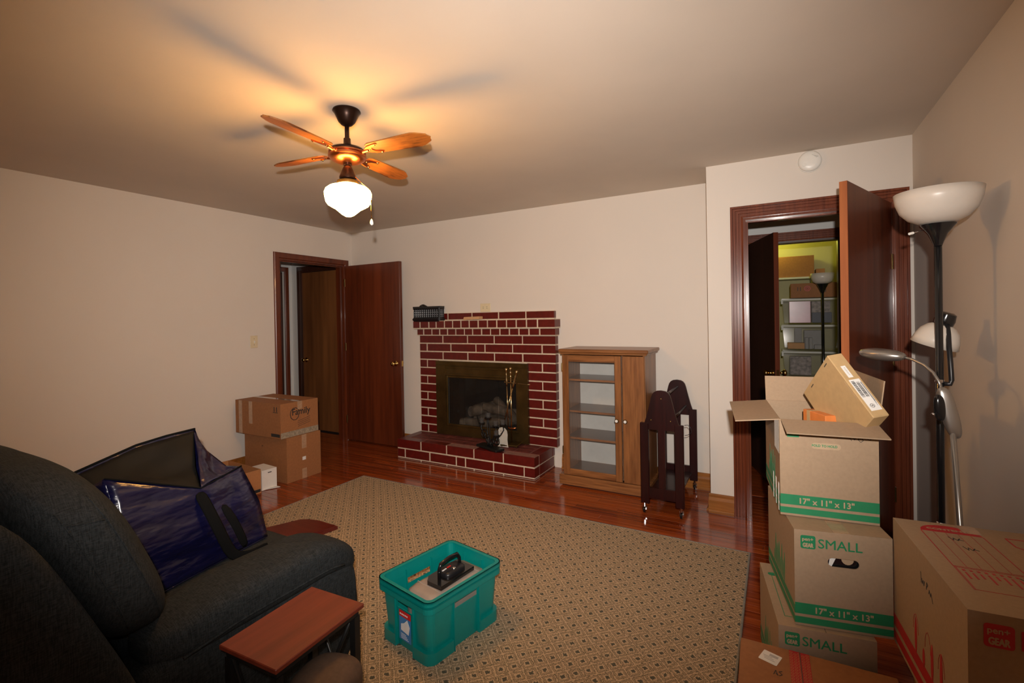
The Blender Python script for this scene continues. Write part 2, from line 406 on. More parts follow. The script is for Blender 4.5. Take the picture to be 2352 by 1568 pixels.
# floor slab and planks
fb = MB(); fb.box(-1.3, 5.3, -5.3, 3.3, -0.12, -0.008)
FLOOR = S('floor', fb, 'floor_joint')
fm = MB()
for a in ((-1.17, 5.174, -5.2, -2.708), (1.22, 4.27, -2.708, -1.04), (4.15, 5.174, 0.03, 3.2), (-1.17, 0.0, -2.708, -1.1)):
    fm.box(a[0], a[1], a[2], a[3], -0.009, -0.0006)
S('subfloor', fm, 'floor_wood', FLOOR)
pm = MB(); pm.box(0, 1, -0.0279, 0.0279, -0.0085, 0, bev=0.0009)
plank0 = S('plank', pm, 'floor_wood', FLOOR)
first = True; PW = 0.057
for i in range(48):
    y = 0.0 - PW*(i+0.5)
    spans = [(-1.17, 5.174)] if y > -1.08 else [(0.0, 1.24), (4.25, 5.174)]
    for a, b in spans:
        x = a - (random.random()*0.7)
        while x < b:
            L = random.uniform(0.7, 1.9); x0 = max(a, x); x1 = min(b, x+L)
            if b-x1 < 0.25: x1 = b
            if x1-x0 > 0.02:
                o = plank0 if first else plank0.copy()
                if not first: COL.objects.link(o)
                first = False
                o.location = (x0, y, 0); o.scale = (x1-x0-0.0012, 1, 1)
            x = x1 if x1 == b else x+L
            if x1 == b: break
# ceiling
S('ceiling', MB().box(-1.3, 5.3, -5.3, 3.3, H, H+0.1), 'ceiling_paint')
def wall(name, boxes, mat='wall_paint'):
    m = MB()
    for b in boxes: m.box(*b)
    return S(name, m, mat)
TL = 2.06
wall('wall_left', [(-0.12, 0, -5.2, -0.965, 0, H), (-0.12, 0, -0.12, 0.0, 0, H), (-0.12, 0, -0.965, -0.12, TL, H)])
wall('wall_back', [(-0.12, 1.46, 0, 0.12, 0, H), (2.28, XE, 0, 0.12, 0, H), (1.46, 2.28, 0, 0.12, 0, 0.2), (1.46, 2.28, 0, 0.12, 0.92, H)])
wall('wall_alcove', [(XE, 4.262, YB, YB+0.12, 0, H), (5.075, W, YB, YB+0.12, 0, H), (4.262, 5.075, YB, YB+0.12, TL, H),
                     (XE, XE+0.12, YB+0.12, 0.95, 0, H)])
wall('wall_right', [(W, W+0.12, -5.2, 3.2, 0, H)])
wall('wall_front', [(-0.12, W+0.12, -5.32, -5.2, 0, H)])
wall('wall_hall', [(-1.29, -1.17, -2.6, -0.90, 0, H), (-1.29, -1.17, -0.07, 0.16, 0, H), (-1.29, -1.17, -0.90, -0.07, TL, H), (-1.29, -0.12, -2.72, -2.6, 0, H)], 'hall_paint')
wall('wall_hall_end', [(-1.17, -0.99, 0.04, 0.16, 0, H), (-0.99, -0.12, 0.04, 0.16, TL, H), (-0.20, -0.12, 0.04, 0.16, 0, TL)], 'hall_paint')
wall('wall_vestibule', [(XE+0.12, 4.17, 0.95, 1.07, 0, H), (4.95, W, 0.95, 1.07, 0, H), (4.17, 4.95, 0.95, 1.07, TL, H)], 'hall_paint')
wall('wall_storage', [(3.9, 4.02, 1.07, 3.2, 0, H), (3.9, W+0.12, 3.2, 3.32, 0, H), (3.9, 4.15, 0.96, 1.07, 0, H)], 'storage_paint')
S('wall_storage_lining', MB().box(W-0.012, W, 1.07, 3.2, 0, H), 'storage_paint')

# casings: profile swept round three sides of the opening
FLUTE = [(0, 0), (0, .010), (.012, .014), (.020, .014), (.022, .010), (.027, .010), (.029, .017), (.040, .017), (.042, .012), (.047, .012), (.049, .019), (.058, .019), (.060, .013), (.064, .013), (.066, .023), (.079, .023), (.079, 0)]
FLAT = [(0, 0), (0, .012), (.006, .017), (.050, .019), (.058, .014), (.060, 0)]
def casing(name, lo, hi, top, prof, fn, mat, bottom=0.0):
    mb = MB(); bm = mb.bm; rows = []
    for a, h in prof:
        rows.append([bm.verts.new(fn(*q, h)) for q in ((lo-a, bottom), (lo-a, top+a), (hi+a, top+a), (hi+a, bottom))])
    for r0, r1 in zip(rows, rows[1:]):
        for k in range(3): bm.faces.new((r0[k], r0[k+1], r1[k+1], r1[k]))
    bm.faces.new([r[0] for r in rows]); bm.faces.new([r[3] for r in rows])
    return S(name, mb, mat)
def jamb(name, lo, hi, top, d0, d1, fn, mat, stop=None):
    mb = MB()
    def bx(a0, a1, z0, z1, e0, e1):
        p = fn(a0, z0, e0); q = fn(a1, z1, e1)
        mb.box(min(p[0], q[0]), max(p[0], q[0]), min(p[1], q[1]), max(p[1], q[1]), min(p[2], q[2]), max(p[2], q[2]))
    t = 0.016
    bx(lo, lo+t, 0, top, d0, d1); bx(hi-t, hi, 0, top, d0, d1); bx(lo+t, hi-t, top-t, top, d0, d1)
    if stop:
        bx(lo+t, lo+t+.012, 0, top-t, *stop); bx(hi-t-.012, hi-t, 0, top-t, *stop); bx(lo+t+.012, hi-t-.012, top-t-.012, top-t, *stop)
    return S(name, mb, mat)
fL = lambda a, z, h: (h, a, z)
fB = lambda a, z, h: (a, YB-h, z)
fV = lambda a, z, h: (a, 0.95-h, z)
fHe = lambda a, z, h: (a, 0.04-h, z)
fHf = lambda a, z, h: (-1.17+h, a, z)
casing('trim_1', -0.965, -0.12, TL, FLAT, fL, 'door_wood'); jamb('trim_2', -0.965, -0.12, TL, -0.12, 0.001, fL, 'door_wood', (-0.075, -0.04))
casing('trim_3', 4.262, 5.075, TL, FLUTE, fB, 'casing_wood'); jamb('trim_4', 4.262, 5.075, TL, -0.12, 0.001, fB, 'casing_wood', (-0.085, -0.045))
casing('trim_5', 4.17, 4.95, TL, FLUTE, fV, 'casing_wood'); jamb('trim_6', 4.17, 4.95, TL, -0.12, 0.001, fV, 'dark_door_wood')
casing('trim_7', -0.99, -0.20, TL, FLAT, fHe, 'dark_door_wood'); jamb('trim_10', -0.99, -0.20, TL, -0.12, 0.001, fHe, 'dark_door_wood'); casing('trim_8', -0.90, -0.07, TL, FLAT, fHf, 'casing_wood')
casing('trim_9', -0.965, -0.12, TL, FLAT, lambda a, z, h: (-0.12-h, a, z), 'dark_door_wood')
S('door_5', MB().box(-1.235, -1.20, -0.895, -0.075, 0.01, TL-0.005), 'dark_door_wood')
# baseboards with shoe moulding
BP = [(0, 0), (.030, 0), (.030, .010), (.022, .020), (.017, .022), (.017, .085), (.014, .10), (.010, .106), (.010, .122), (.004, .13), (0, .13)]
def baseboard(name, p, q, nrm):
    mb = MB(); bm = mb.bm; p = Vector(p); q = Vector(q); n = Vector(nrm)
    a = [bm.verts.new((*(p+n*h), z)) for h, z in BP]; b = [bm.verts.new((*(q+n*h), z)) for h, z in BP]
    m = len(BP)
    for k in range(m): bm.faces.new((a[k], a[(k+1) % m], b[(k+1) % m], b[k]))
    bm.faces.new(a[::-1]); bm.faces.new(b); return S(name, mb, 'base_wood')
baseboard('baseboard_left', (0, -5.2), (0, -1.026), (1, 0)); baseboard('baseboard_back', (2.70, 0), (XE, 0), (0, -1))
baseboard('baseboard_corner', (0.03, 0), (1.06, 0), (0, -1)); baseboard('baseboard_right', (W, -5.2), (W, YB), (-1, 0))
baseboard('baseboard_alcove', (XE-0.012, YB), (4.182, YB), (0, -1)); baseboard('baseboard_return', (XE, YB-0.0), (XE, -0.031), (-1, 0))
baseboard('baseboard_hall', (-1.17, -2.6), (-1.17, -0.962), (1, 0))

# doors
def knob_set(parent, x, z, t, both=True, mat='brass'):
    def k(sgn):
        y0 = 0 if sgn < 0 else t; ax = (0, sgn, 0)
        m = MB(); m.lathe([(.030, 0), (.030, .003), (.024, .006), (.011, .009), (.0095, .030), (.016, .036), (.025, .045), (.027, .053), (.024, .061), (.014, .066), (.001, .067)], (x, y0, z), 24, ax)
        return S('door_knob', m, mat, parent, smooth=True)
    k(-1)
    if both: k(1)
def leaf(name, hx, hy, ang, L, t, ztop, mat, edge, knob=(0.06, 0.93), hinges=(), both=True, flip=False):
    """local x runs from hinge to free edge, thickness along +y"""
    e = bpy.data.objects.new(name, None); COL.objects.link(e); M = Matrix.Translation((hx, hy, 0)) @ Matrix.Rotation(ang, 4, 'Z')
    e.matrix_world = M; WM[e] = M; e['kind'] = 'structure'
    S('door_panel', MB().box(0, L-0.004, 0, t, 0.012, ztop, bev=0.0015), mat, e)
    S('edge_strip', MB().box(L-0.004, L, 0.0005, t-0.0005, 0.013, ztop-0.001), edge, e)
    if knob: knob_set(e, L-knob[0], knob[1], t, both)
    S('latch_plate', MB().box(L, L+0.002, t*0.2, t*0.8, knob[1]-0.03, knob[1]+0.03), 'brass', e)
    for z in hinges:
        h = MB(); h.tube([(0, 0 if not flip else t, z-0.045), (0, 0 if not flip else t, z+0.045)], 0.006, 10)
        h.box(-0.012, 0.0, -0.002 if not flip else t-0.002, 0.002 if not flip else t+0.002, z-0.044, z+0.044)
        S('hinge', h, 'aged_brass', e)
    return e
leaf('door_1', 0.021, -0.13, 0.0, 0.848, 0.035, 2.045, 'door_wood', 'door_wood', (0.075, 0.925), (0.25, 1.1, 1.85))
a2 = math.atan2(-0.7514, -0.3026)
leaf('door_2', 5.034, -0.466, a2, 0.80, 0.035, 2.052, 'door_wood', 'door_edge', (0.06, 0.93), (0.30, 1.12, 1.70), both=True, flip=True)
a3 = math.atan2(-0.79, 0.26)
leaf('door_3', 4.192, 0.925, a3, 0.80, 0.035, 2.035, 'dark_door_wood', 'door_wood', (0.06, 0.93), (1.1,))
leaf('door_4', -0.973, 0.050, 0.0, 0.757, 0.035, 2.04, 'hall_door_wood', 'hall_door_wood', (0.70, 0.905), (), both=False)

# light switch, outlet and smoke detector are things on the walls
t = thing('light_switch', 'almond light switch plate on the left wall beside the dark door frame', 'light switch', (0.0, -1.247, 1.215))
P('cover_plate', MB().box(0, 0.006, -0.038, 0.038, -0.06, 0.06, bev=0.003), 'almond', t)
P('toggle', MB().box(0.006, 0.016, -0.005, 0.005, -0.012, 0.010, bev=0.002), 'white_plastic', t)
for z in (-0.03, 0.03): P('screw', MB().lathe([(.003, 0), (.003, .0015), (.001, .002)], (0.006, 0, z), 10, (1, 0, 0)), 'slot_dark', t)
t = thing('wall_outlet', 'almond double power outlet on the back wall just above the brick mantel', 'outlet', (1.885, 0, 1.512))
P('cover_plate', MB().box(-0.060, 0.060, -0.007, 0, -0.042, 0.042, bev=0.003), 'almond', t)
for x in (-0.022, 0.022):
    P('socket', MB().box(x-0.015, x+0.015, -0.010, -0.007, -0.016, 0.016, bev=0.002), 'almond', t)
    for dz in (-0.007, 0.007): P('slot', MB().box(x-0.006, x+0.006, -0.0106, -0.0100, dz-0.0014, dz+0.0014), 'slot_dark', t)
t = thing('smoke_detector', 'round white smoke detector on the wall above the right doorway', 'smoke detector', (4.655, YB, 2.376))
P('mounting_ring', MB().lathe([(.068, 0), (.068, .010), (.064, .012)], (0, 0, 0), 40, (0, -1, 0)), 'white_plastic', t, autosmooth=40)
P('cover', MB().lathe([(.064, .012), (.066, .018), (.064, .030), (.056, .038), (.03, .041), (.001, .041)], (0, 0, 0), 40, (0, -1, 0)), 'white_plastic', t, autosmooth=40)
P('test_button', MB().lathe([(.011, .040), (.011, .044), (.001, .0445)], (-0.03, 0, -0.022), 18, (0, -1, 0)), 'white_plastic', t)
g = MB()
for k in range(5): g.box(0.012+k*.007, 0.015+k*.007, -0.0405, -0.036, 0.008+k*.002, 0.036-k*.003)
P('sounder_grille', g, 'print_grey', t)

# ================================================================== FIREPLACE
fp = thing('brick_fireplace', 'red painted brick fireplace with white joints and a raised hearth', 'fireplace', (1.87, 0, 0))
core = MB()
e = 0.004
# masonry core around the firebox opening
for b in ((1.08, 1.40, -0.066, -0.001, 0.2, 1.235), (2.33, 2.675, -0.066, -0.001, 0.2, 1.235), (1.40, 2.33, -0.066, -0.001, 0.935, 1.235), (1.40, 2.33, -0.066, -0.001, 0.2, 0.235),
          (1.072, 2.687, -0.096, -0.001, 1.235, 1.304), (1.050, 2.700, -0.128, -0.001, 1.304, 1.388), (1.12, 2.657, -0.046, -0.001, 1.388, 1.466)):
    core.box(*b)
P('mortar', core, 'mortar', fp, world=True)
hc = MB(); hc.box(1.073, 2.620, -0.427, -0.001, 0, 0.196)
P('hearth_mortar', hc, 'mortar', fp, world=True)
ht = MB(); ht.box(1.08, 2.615, -0.42, -0.07, 0.1955, 0.1975); P('hearth_grout', ht, 'hearth_mortar', fp, world=True)
random.seed(11)
_first_brick = True
_brickmesh = {}
def brick(x0, x1, y0, y1, z0, z1, mat='brick_paint', j=0.0062):
    jit = lambda: random.uniform(-0.0013, 0.0013)
    m = MB(); m.box(x0+j+jit(), x1-j+jit(), y0+jit()*0.6, y1, z0+j+jit()*0.6, z1-j+jit()*0.6, bev=0.0022)
    return P('brick', m, mat, fp, world=True)
def course(xs, y0, z0, z1, skip=(), ret=0.0):
    for k, (a, b) in enumerate(zip(xs, xs[1:])):
        if k in skip: continue
        brick(a-(0.0045 if k == 0 else 0), b+(0.0045 if k == len(xs)-2 else 0), y0, -0.0015, z0, z1)
NC = 12; z_top = 1.235; z_bot = 0.2; ch = (z_top-z_bot)/NC
for r in range(NC):
    z1 = z_top-r*ch; z0 = z1-ch
    if r in (0, 2): course([1.084, 1.392, 1.705, 2.021, 2.335, 2.679], -0.07, z0, z1)
    elif r == 1: course([1.084, 1.183, 1.494, 1.804, 1.912, 2.226, 2.541, 2.679], -0.07, z0, z1)
    else:
        course([1.084, 1.181, 1.345] if r % 2 == 1 else [1.084, 1.345], -0.07, z0, z1)
        course([2.38, 2.541, 2.679] if (r % 2 == 1 and r < 11) else [2.38, 2.679], -0.07, z0, z1)
course([1.075, 1.163, 1.274, 1.377, 1.477, 1.582, 1.689, 1.789, 1.895, 1.999, 2.105, 2.211, 2.314, 2.422, 2.532, 2.690], -0.10, 1.235, 1.305)
course([1.047, 1.142, 1.259, 1.357, 1.464, 1.567, 1.669, 1.769, 1.877, 1.984, 2.09, 2.198, 2.304, 2.413, 2.527, 2.703], -0.132, 1.308, 1.390)
course([1.116, 1.449, 1.750, 2.064, 2.367, 2.661], -0.05, 1.392, 1.468)
def hcourse(xs, z0, z1, ys):
    for a, b in zip(xs, xs[1:]):
        brick(a-(0.0045 if a == xs[0] else 0), b+(0.0045 if b == xs[-1] else 0), -0.43, -0.335, z0, z1)
    for a, b in zip(ys, ys[1:]):
        m = MB(); m.box(2.53, 2.6245, a+0.0045, b-0.0045, z0+0.0045, z1-0.0045, bev=0.0022); P('brick', m, 'brick_paint', fp, world=True)
        m = MB(); m.box(1.069, 1.16, a+0.0045, b-0.0045, z0+0.0045, z1-0.0045, bev=0.0022); P('brick', m, 'brick_paint', fp, world=True)
hcourse([1.071, 1.373, 1.686, 1.998, 2.311, 2.623], 0.108, 0.2035, [-0.335, -0.06, 0.0])
hcourse([1.071, 1.170, 1.483, 1.798, 1.903, 2.208, 2.519, 2.623], 0.016, 0.108, [-0.335, -0.14, -0.02])
hcourse([1.071, 1.373, 1.686, 1.998, 2.311, 2.623], -0.004, 0.018, [-0.335, -0.06, 0.0])
for i in range(3):                                     # dusty bricks on top of the hearth
    y0 = -0.334+i*0.0885
    xs = [1.165]+[1.165+0.155*(i % 2)+0.2*k for k in range(1-(i % 2), 7)]+[2.525]
    xs = sorted(set(round(x, 3) for x in xs if 1.16 < x < 2.53))
    for a, b in zip(xs, xs[1:]):
        m = MB(); m.box(a+0.003, b-0.003, y0+0.003, y0+0.0855, 0.15, 0.2000+random.uniform(0, 0.0012), bev=0.002); P('brick', m, 'hearth_top_brick', fp, world=True)
# firebox
fx = MB()
fx.box(1.41, 1.46, 0.0, 0.45, 0.15, 0.97); fx.box(2.28, 2.33, 0.0, 0.45, 0.15, 0.97); fx.box(1.41, 2.33, 0.45, 0.50, 0.15, 0.97)
fx.box(1.46, 2.28, 0.0, 0.45, 0.15, 0.20); fx.box(1.46, 2.28, 0.0, 0.45, 0.92, 0.97)
P('firebox', fx, 'firebox_black', fp, world=True)
# brass insert frame with stepped head and glass doors
fr = MB()
fr.box(1.318, 1.440, -0.100, -0.0715, 0.206, 0.925); fr.box(2.292, 2.398, -0.100, -0.0715, 0.206, 0.925)
fr.box(1.318, 2.398, -0.104, -0.0715, 0.925, 0.968, bev=0.002); fr.box(1.44, 2.292, -0.096, -0.0715, 0.206, 0.300)
fr.box(1.44, 2.292, -0.090, -0.0715, 0.80, 0.925)
P('insert_frame', fr, 'aged_brass', fp, world=True)
for z0, z1, yy in ((0.893, 0.915, -0.099), (0.822, 0.842, -0.103)):
    P('frame_moulding', MB().box(1.44, 2.292, yy, -0.088, z0, z1, bev=0.002), 'aged_brass', fp, world=True)
for x0, x1, z0, z1 in ((1.44, 1.462, 0.30, 0.82), (2.270, 2.292, 0.30, 0.82), (1.462, 2.270, 0.30, 0.322), (1.462, 2.270, 0.798, 0.82)):
    P('door_rail', MB().box(x0, x1, -0.094, -0.074, z0, z1, bev=0.002), 'aged_brass', fp, world=True)
for k in range(4):
    x0 = 1.462+k*0.202
    P('glass_pane', MB().box(x0+0.002, x0+0.200, -0.085, -0.081, 0.322, 0.798), 'fire_glass', fp, world=True)
def log(p, q, r):
    p, q = Vector(p), Vector(q); n = 9; pts = []; rs = []
    for k in range(n):
        t = k/(n-1); pts.append(p.lerp(q, t)+Vector((random.uniform(-.006, .006), random.uniform(-.006, .006), random.uniform(-.008, .008)))); rs.append(r*random.uniform(0.88, 1.1))
    o = P('log', MB().tube([tuple(a) for a in pts], rs, 12), 'log_bark', fp, world=True, autosmooth=50)
log((1.53, 0.05, 0.30), (2.02, 0.12, 0.335), 0.052); log((1.62, 0.20, 0.33), (2.16, 0.20, 0.36), 0.06)
log((1.66, 0.02, 0.44), (1.80, 0.30, 0.46), 0.06); log((1.80, 0.06, 0.50), (2.15, 0.16, 0.42), 0.048); log((1.88, 0.20, 0.55), (2.18, 0.04, 0.40), 0.04)
gr = MB()
for k in range(7): gr.tube([(1.60+k*0.09, 0.0, 0.28), (1.60+k*0.09, 0.02, 0.235), (1.60+k*0.09, 0.30, 0.235)], 0.007, 6)
gr.tube([(1.55, 0.0, 0.245), (2.2, 0.0, 0.245)], 0.007, 6); gr.tube([(1.57, 0.02, 0.20), (1.57, 0.02, 0.245)], 0.007, 6); gr.tube([(2.18, 0.02, 0.20), (2.18, 0.02, 0.245)], 0.007, 6)
P('grate', gr, 'firebox_black', fp, world=True)

# things on the mantel
t = thing('storage_basket', 'black plastic lattice basket on the left end of the brick mantel', 'basket', (1.230, -0.093, 1.3905))
bm_ = MB()
bw, bd, bh = 0.167, 0.034, 0.145
def basket_wall(m, p0, p1, n):
    p0, p1 = Vector(p0), Vector(p1); d = (p1-p0)
    for z0, z1 in ((0.0, 0.028), (0.048, 0.056), (0.072, 0.080), (0.096, 0.104), (0.118, 0.135)):
        a = p0; b = p1; m.tube([(a.x, a.y, (z0+z1)/2), (b.x, b.y, (z0+z1)/2)], (z1-z0)/2*2.1, 4)
    for k in range(n+1):
        q = p0+d*(k/n); m.tube([(q.x, q.y, 0.002), (q.x, q.y, 0.135)], 0.0105, 4)
m = MB(); basket_wall(m, (-bw, -bd, 0), (bw, -bd, 0), 12); P('front_lattice', m, 'black_plastic', t)
m = MB(); basket_wall(m, (-bw, bd, 0), (bw, bd, 0), 12); P('back_lattice', m, 'black_plastic', t)
for sx in (-1, 1): m = MB(); basket_wall(m, (sx*bw, -bd, 0), (sx*bw, bd, 0), 3); P('side_lattice', m, 'black_plastic', t)
m = MB()
for a in ((-bw-.012, bw+.012, -bd-.008, -bd+.002), (-bw-.012, bw+.012, bd-.002, bd+.006), (-bw-.012, -bw, -bd, bd), (bw, bw+.012, -bd, bd)): m.box(a[0], a[1], a[2], a[3], 0.134, 0.150)
P('rim', m, 'black_plastic', t); P('basket_floor', MB().box(-bw, bw, -bd, bd, 0.0, 0.006), 'black_plastic', t)
m = MB().rbox((0, 0, 0.0), (0.085, 0.02, 0.052), 2.6, 8, lambda c: Vector((c.x, c.y, c.z-max(0, c.x+0.02)*0.45)))
single('black_pouch', m, 'black_gloss', 'rounded black glossy object poking out of the mantel basket', 'pouch', (1.185, -0.093, 1.515), smooth=True)
m = MB(); m.prism([(-0.10, 0), (0.098, 0.006), (0.098, 0.034), (-0.088, 0.03)], -0.032, 0.032, Matrix.Rotation(PI/2, 4, 'X'))
single('wood_offcut', m, 'tan_block', 'small tan wood offcut lying on the brick mantel', 'wood block', (1.79, -0.092, 1.3905), rz=math.radians(-3))

# candle holder
def on(m, p): return Vector(p)
t = thing('candle_holder', 'black wrought iron candle holder with scrolls on the hearth', 'candle holder', (2.130, -0.355, 0.2025), math.radians(-22))
P('base', MB().box(-0.155, 0.155, -0.05, 0.05, 0.0, 0.022, bev=0.005), 'black_metal', t)
def scroll(cx, cz, r, turns, a0, dirn=1, n=26, y=0):
    pts = []
    for k in range(n):
        q = k/(n-1); a = a0+dirn*turns*2*PI*q; rr = r*(1-0.75*q)
        pts.append((cx+rr*math.cos(a), y, cz+rr*math.sin(a)))
    return pts
CUPS = [(-0.125, 0.0, 0.215), (-0.075, 0.03, 0.265), (-0.005, -0.01, 0.285), (0.065, 0.02, 0.215), (0.125, -0.02, 0.145), (0.140, 0.045, 0.235)]
for k, (x, y, z) in enumerate(CUPS):
    sx = x*0.25
    P('arm', MB().tube([(sx, 0, 0.02), (sx*1.2, 0, 0.06), (x*0.9+0.01, y*0.5, z-0.09), (x*1.08, y, z-0.045), (x, y, z-0.006)], 0.0055, 8), 'black_metal', t, smooth=True)
    P('cup_plate', MB().lathe([(.001, -0.006), (.026, -0.006), (.030, 0.004), (.027, 0.004), (.024, -0.002), (.001, -0.002)], (x, y, z), 20, cap=False), 'black_metal', t, autosmooth=40)
for cx, cz, r, a0, dr in ((-0.09, 0.115, 0.055, 0, 1), (0.10, 0.085, 0.055, PI, -1), (-0.035, 0.07, 0.045, -PI/2, 1), (0.035, 0.062, 0.038, -PI/2, -1)):
    P('scroll', MB().tube(scroll(cx, cz, r, 1.25, a0, dr), 0.0055, 8), 'black_metal', t, smooth=True)
P('tail', MB().tube([(-0.03, 0, 0.05), (-0.11, 0, 0.13), (-0.165, 0, 0.20), (-0.205, 0, 0.275)], [.006, .006, .0055, .004], 8), 'black_metal', t, smooth=True)
CM = WM[t].copy()
cup0 = None
for k, (x, y, z) in enumerate(CUPS):
    lab = ['first small glass votive cup from the left on the black iron holder', 'second small glass votive cup from the left on the iron holder', 'highest small glass votive cup at the middle of the iron holder',
           'small glass votive cup right of the middle of the iron holder', 'lowest small glass votive cup at the right of the iron holder', 'rear right small glass votive cup beside the hearth shovel'][k]
    M = CM @ Matrix.Translation((x, y, z-0.0015))
    if cup0 is None:
        cup0 = thing('votive_cup', lab, 'glass cup', M=M, group='glass cups on the candle holder')
        P('glass_wall', MB().lathe([(.0185, 0), (.0215, .02), (.024, .045), (.0225, .045), (.020, .02), (.017, .003), (.001, .003)], (0, 0, 0), 20, cap=False), 'clear_glass', cup0, smooth=True)
        P('glass_base', MB().lathe([(.018, 0), (.0185, .004), (.001, .0042)], (0, 0, 0), 20), 'clear_glass', cup0)
    else: dup(cup0, M=M, label=lab)

# fireplace tools
t = thing('fire_tool_stand', 'brass fireplace tool stand on a square base on the hearth', 'tool stand', (2.262, -0.180, 0.2025), math.radians(8))
P('base', MB().box(-0.085, 0.085, -0.085, 0.085, 0.012, 0.026, bev=0.004), 'aged_brass', t)
for sx in (-1, 1):
    for sy in (-1, 1): P('foot', MB().sphere((sx*0.07, sy*0.07, 0.008), 0.008, 10), 'aged_brass', t)
P('post', MB().tube([(0, 0, 0.026), (0, 0, 0.66)], 0.0065, 12), 'tool_brass', t, smooth=True)
P('post_knob', MB().lathe([(.007, 0), (.011, .01), (.006, .018), (.011, .03), (.013, .05), (.008, .07), (.014, .078), (.015, .086), (.009, .096), (.001, .1)], (0, 0, 0.64), 16), 'tool_brass', t, smooth=True)
P('crossbar', MB().prism([(-0.105, -0.006), (-0.09, -0.012), (0.13, -0.008), (0.15, 0.0), (0.13, 0.008), (-0.09, 0.012), (-0.105, 0.006)], 0.588, 0.596, Matrix.Rotation(math.radians(4), 4, 'Y')), 'tool_brass', t)
def tool_handle(m, p, d):
    m.lathe([(.006, -0.16), (.010, -0.13), (.012, -0.10), (.007, -0.06), (.010, -0.045), (.006, -0.03), (.009, -0.022), (.014, -0.010), (.015, 0), (.011, .010), (.001, .015)], p, 16, d)
    return m
t = thing('fire_shovel', 'brass ash shovel with pale blade hanging slanted on the tool stand', 'shovel', (2.19, -0.235, 0.385))
top = Vector((2.352, -0.225, 0.905)); bot = Vector((2.205, -0.245, 0.385)); dv = (top-bot).normalized()
P('handle', tool_handle(MB(), top, dv), 'tool_brass', t, world=True, smooth=True)
P('shaft', MB().tube([top-dv*0.14, bot], 0.0045, 10), 'tool_brass', t, world=True, smooth=True)
Mb = Matrix.Translation((2.216, -0.262, 0.206)) @ Matrix.Rotation(PI/2, 4, 'X') @ Matrix.Rotation(math.radians(4), 4, 'X')
bl = MB(); bl.prism([(-0.058, 0), (0.056, 0), (0.052, 0.03), (0.050, 0.07), (0.055, 0.12), (0.050, 0.155), (0.030, 0.178), (0.0, 0.186), (-0.028, 0.178), (-0.043, 0.155), (-0.042, 0.12), (-0.040, 0.07), (-0.052, 0.03)], 0, 0.003, Mb)
plain('pale_metal', (0.80, 0.76, 0.66), 0.35, 0.3, var=0.05)
P('blade', bl, 'pale_metal', t, world=True, label='pale metal shovel blade')
rv = MB()
for x, z in ((-0.014, 0.15), (-0.014, 0.125)): rv.lathe([(.004, 0), (.004, .002), (.001, .003)], Mb @ Vector((x, z, 0.003)), 8, (0, -1, 0))
P('rivet', rv, 'slot_dark', t, world=True)
t = thing('fire_poker', 'brass poker with copper tip hanging upright on the tool stand', 'poker', (2.229, -0.20, 0.37))
top = Vector((2.226, -0.198, 0.921)); bot = Vector((2.238, -0.200, 0.375)); dv = (top-bot).normalized()
P('handle', tool_handle(MB(), top, dv), 'tool_brass', t, world=True, smooth=True)
P('shaft', MB().tube([top-dv*0.14, bot], 0.0045, 10), 'tool_brass', t, world=True, smooth=True)
P('tip', MB().tube([bot, bot+Vector((0.02, 0, -0.008)), bot+Vector((0.05, 0, -0.006)), bot+Vector((0.085, 0, 0.004))], [.006, .009, .009, .006], 10), 'copper', t, world=True, smooth=True, label='copper coloured tip')

# ================================================================== CABINET
t = thing('media_cabinet', 'oak cabinet with a glass door and shelves beside the fireplace', 'cabinet', (3.215, -0.215, 0))
x0, x1, yf, yb = 2.885, 3.570, -0.405, -0.035
c = MB(); c.box(x0, x0+0.016, yf, yb, 0.03, 1.10); P('side_panel', c, 'oak', t, world=True)
c = MB(); c.box(x1-0.016, x1, yf, yb, 0.03, 1.10); P('side_panel', c, 'oak', t, world=True)
P('divider', MB().box(3.384, 3.398, yf+0.004, yb, 0.09, 1.09), 'oak_inside', t, world=True)
P('back_panel', MB().box(x0+0.016, x1-0.016, yb-0.004, yb, 0.09, 1.09), 'cabinet_back', t, world=True)
P('cabinet_floor', MB().box(x0+0.016, x1-0.016, yf+0.004, yb-0.004, 0.09, 0.108), 'oak_inside', t, world=True)
P('top', MB().box(2.860, 3.600, -0.432, -0.02, 1.110, 1.138, bev=0.006), 'oak_x', t, world=True)
P('top_moulding', MB().box(2.872, 3.588, -0.422, -0.025, 1.094, 1.110, bev=0.004), 'oak_x', t, world=True)
P('plinth', MB().box(2.850, 3.590, -0.425, -0.06, 0.012, 0.094, bev=0.004), 'oak_x', t, world=True)
P('glide', MB().box(2.87, 3.57, -0.40, -0.08, 0.0, 0.012), 'black_plastic', t, world=True)
for z in (0.395, 0.618, 0.880):
    P('shelf', MB().box(x0+0.017, 3.383, yf+0.03, yb-0.005, z-0.008, z+0.008), 'oak_inside', t, world=True)
    P('shelf_edge', MB().box(x0+0.017, 3.383, yf+0.026, yf+0.030, z-0.008, z+0.008), 'oak_x', t, world=True)
d = P('glass_door', MB().box(2.890, 2.946, yf-0.018, yf, 0.098, 1.088, bev=0.003), 'oak', t, world=True)
for a in ((3.334, 3.384, 0.098, 1.088), ): P('door_stile', MB().box(a[0], a[1], yf-0.018, yf, a[2], a[3], bev=0.003), 'oak', d, world=True)
for a in ((2.946, 3.334, 1.034, 1.088), (2.946, 3.334, 0.098, 0.150)): P('door_rail', MB().box(a[0], a[1], yf-0.018, yf, a[2], a[3], bev=0.003), 'oak_x', d, world=True)
P('glass_pane', MB().box(2.946, 3.334, yf-0.010, yf-0.006, 0.150, 1.034), 'clear_glass', d, world=True)
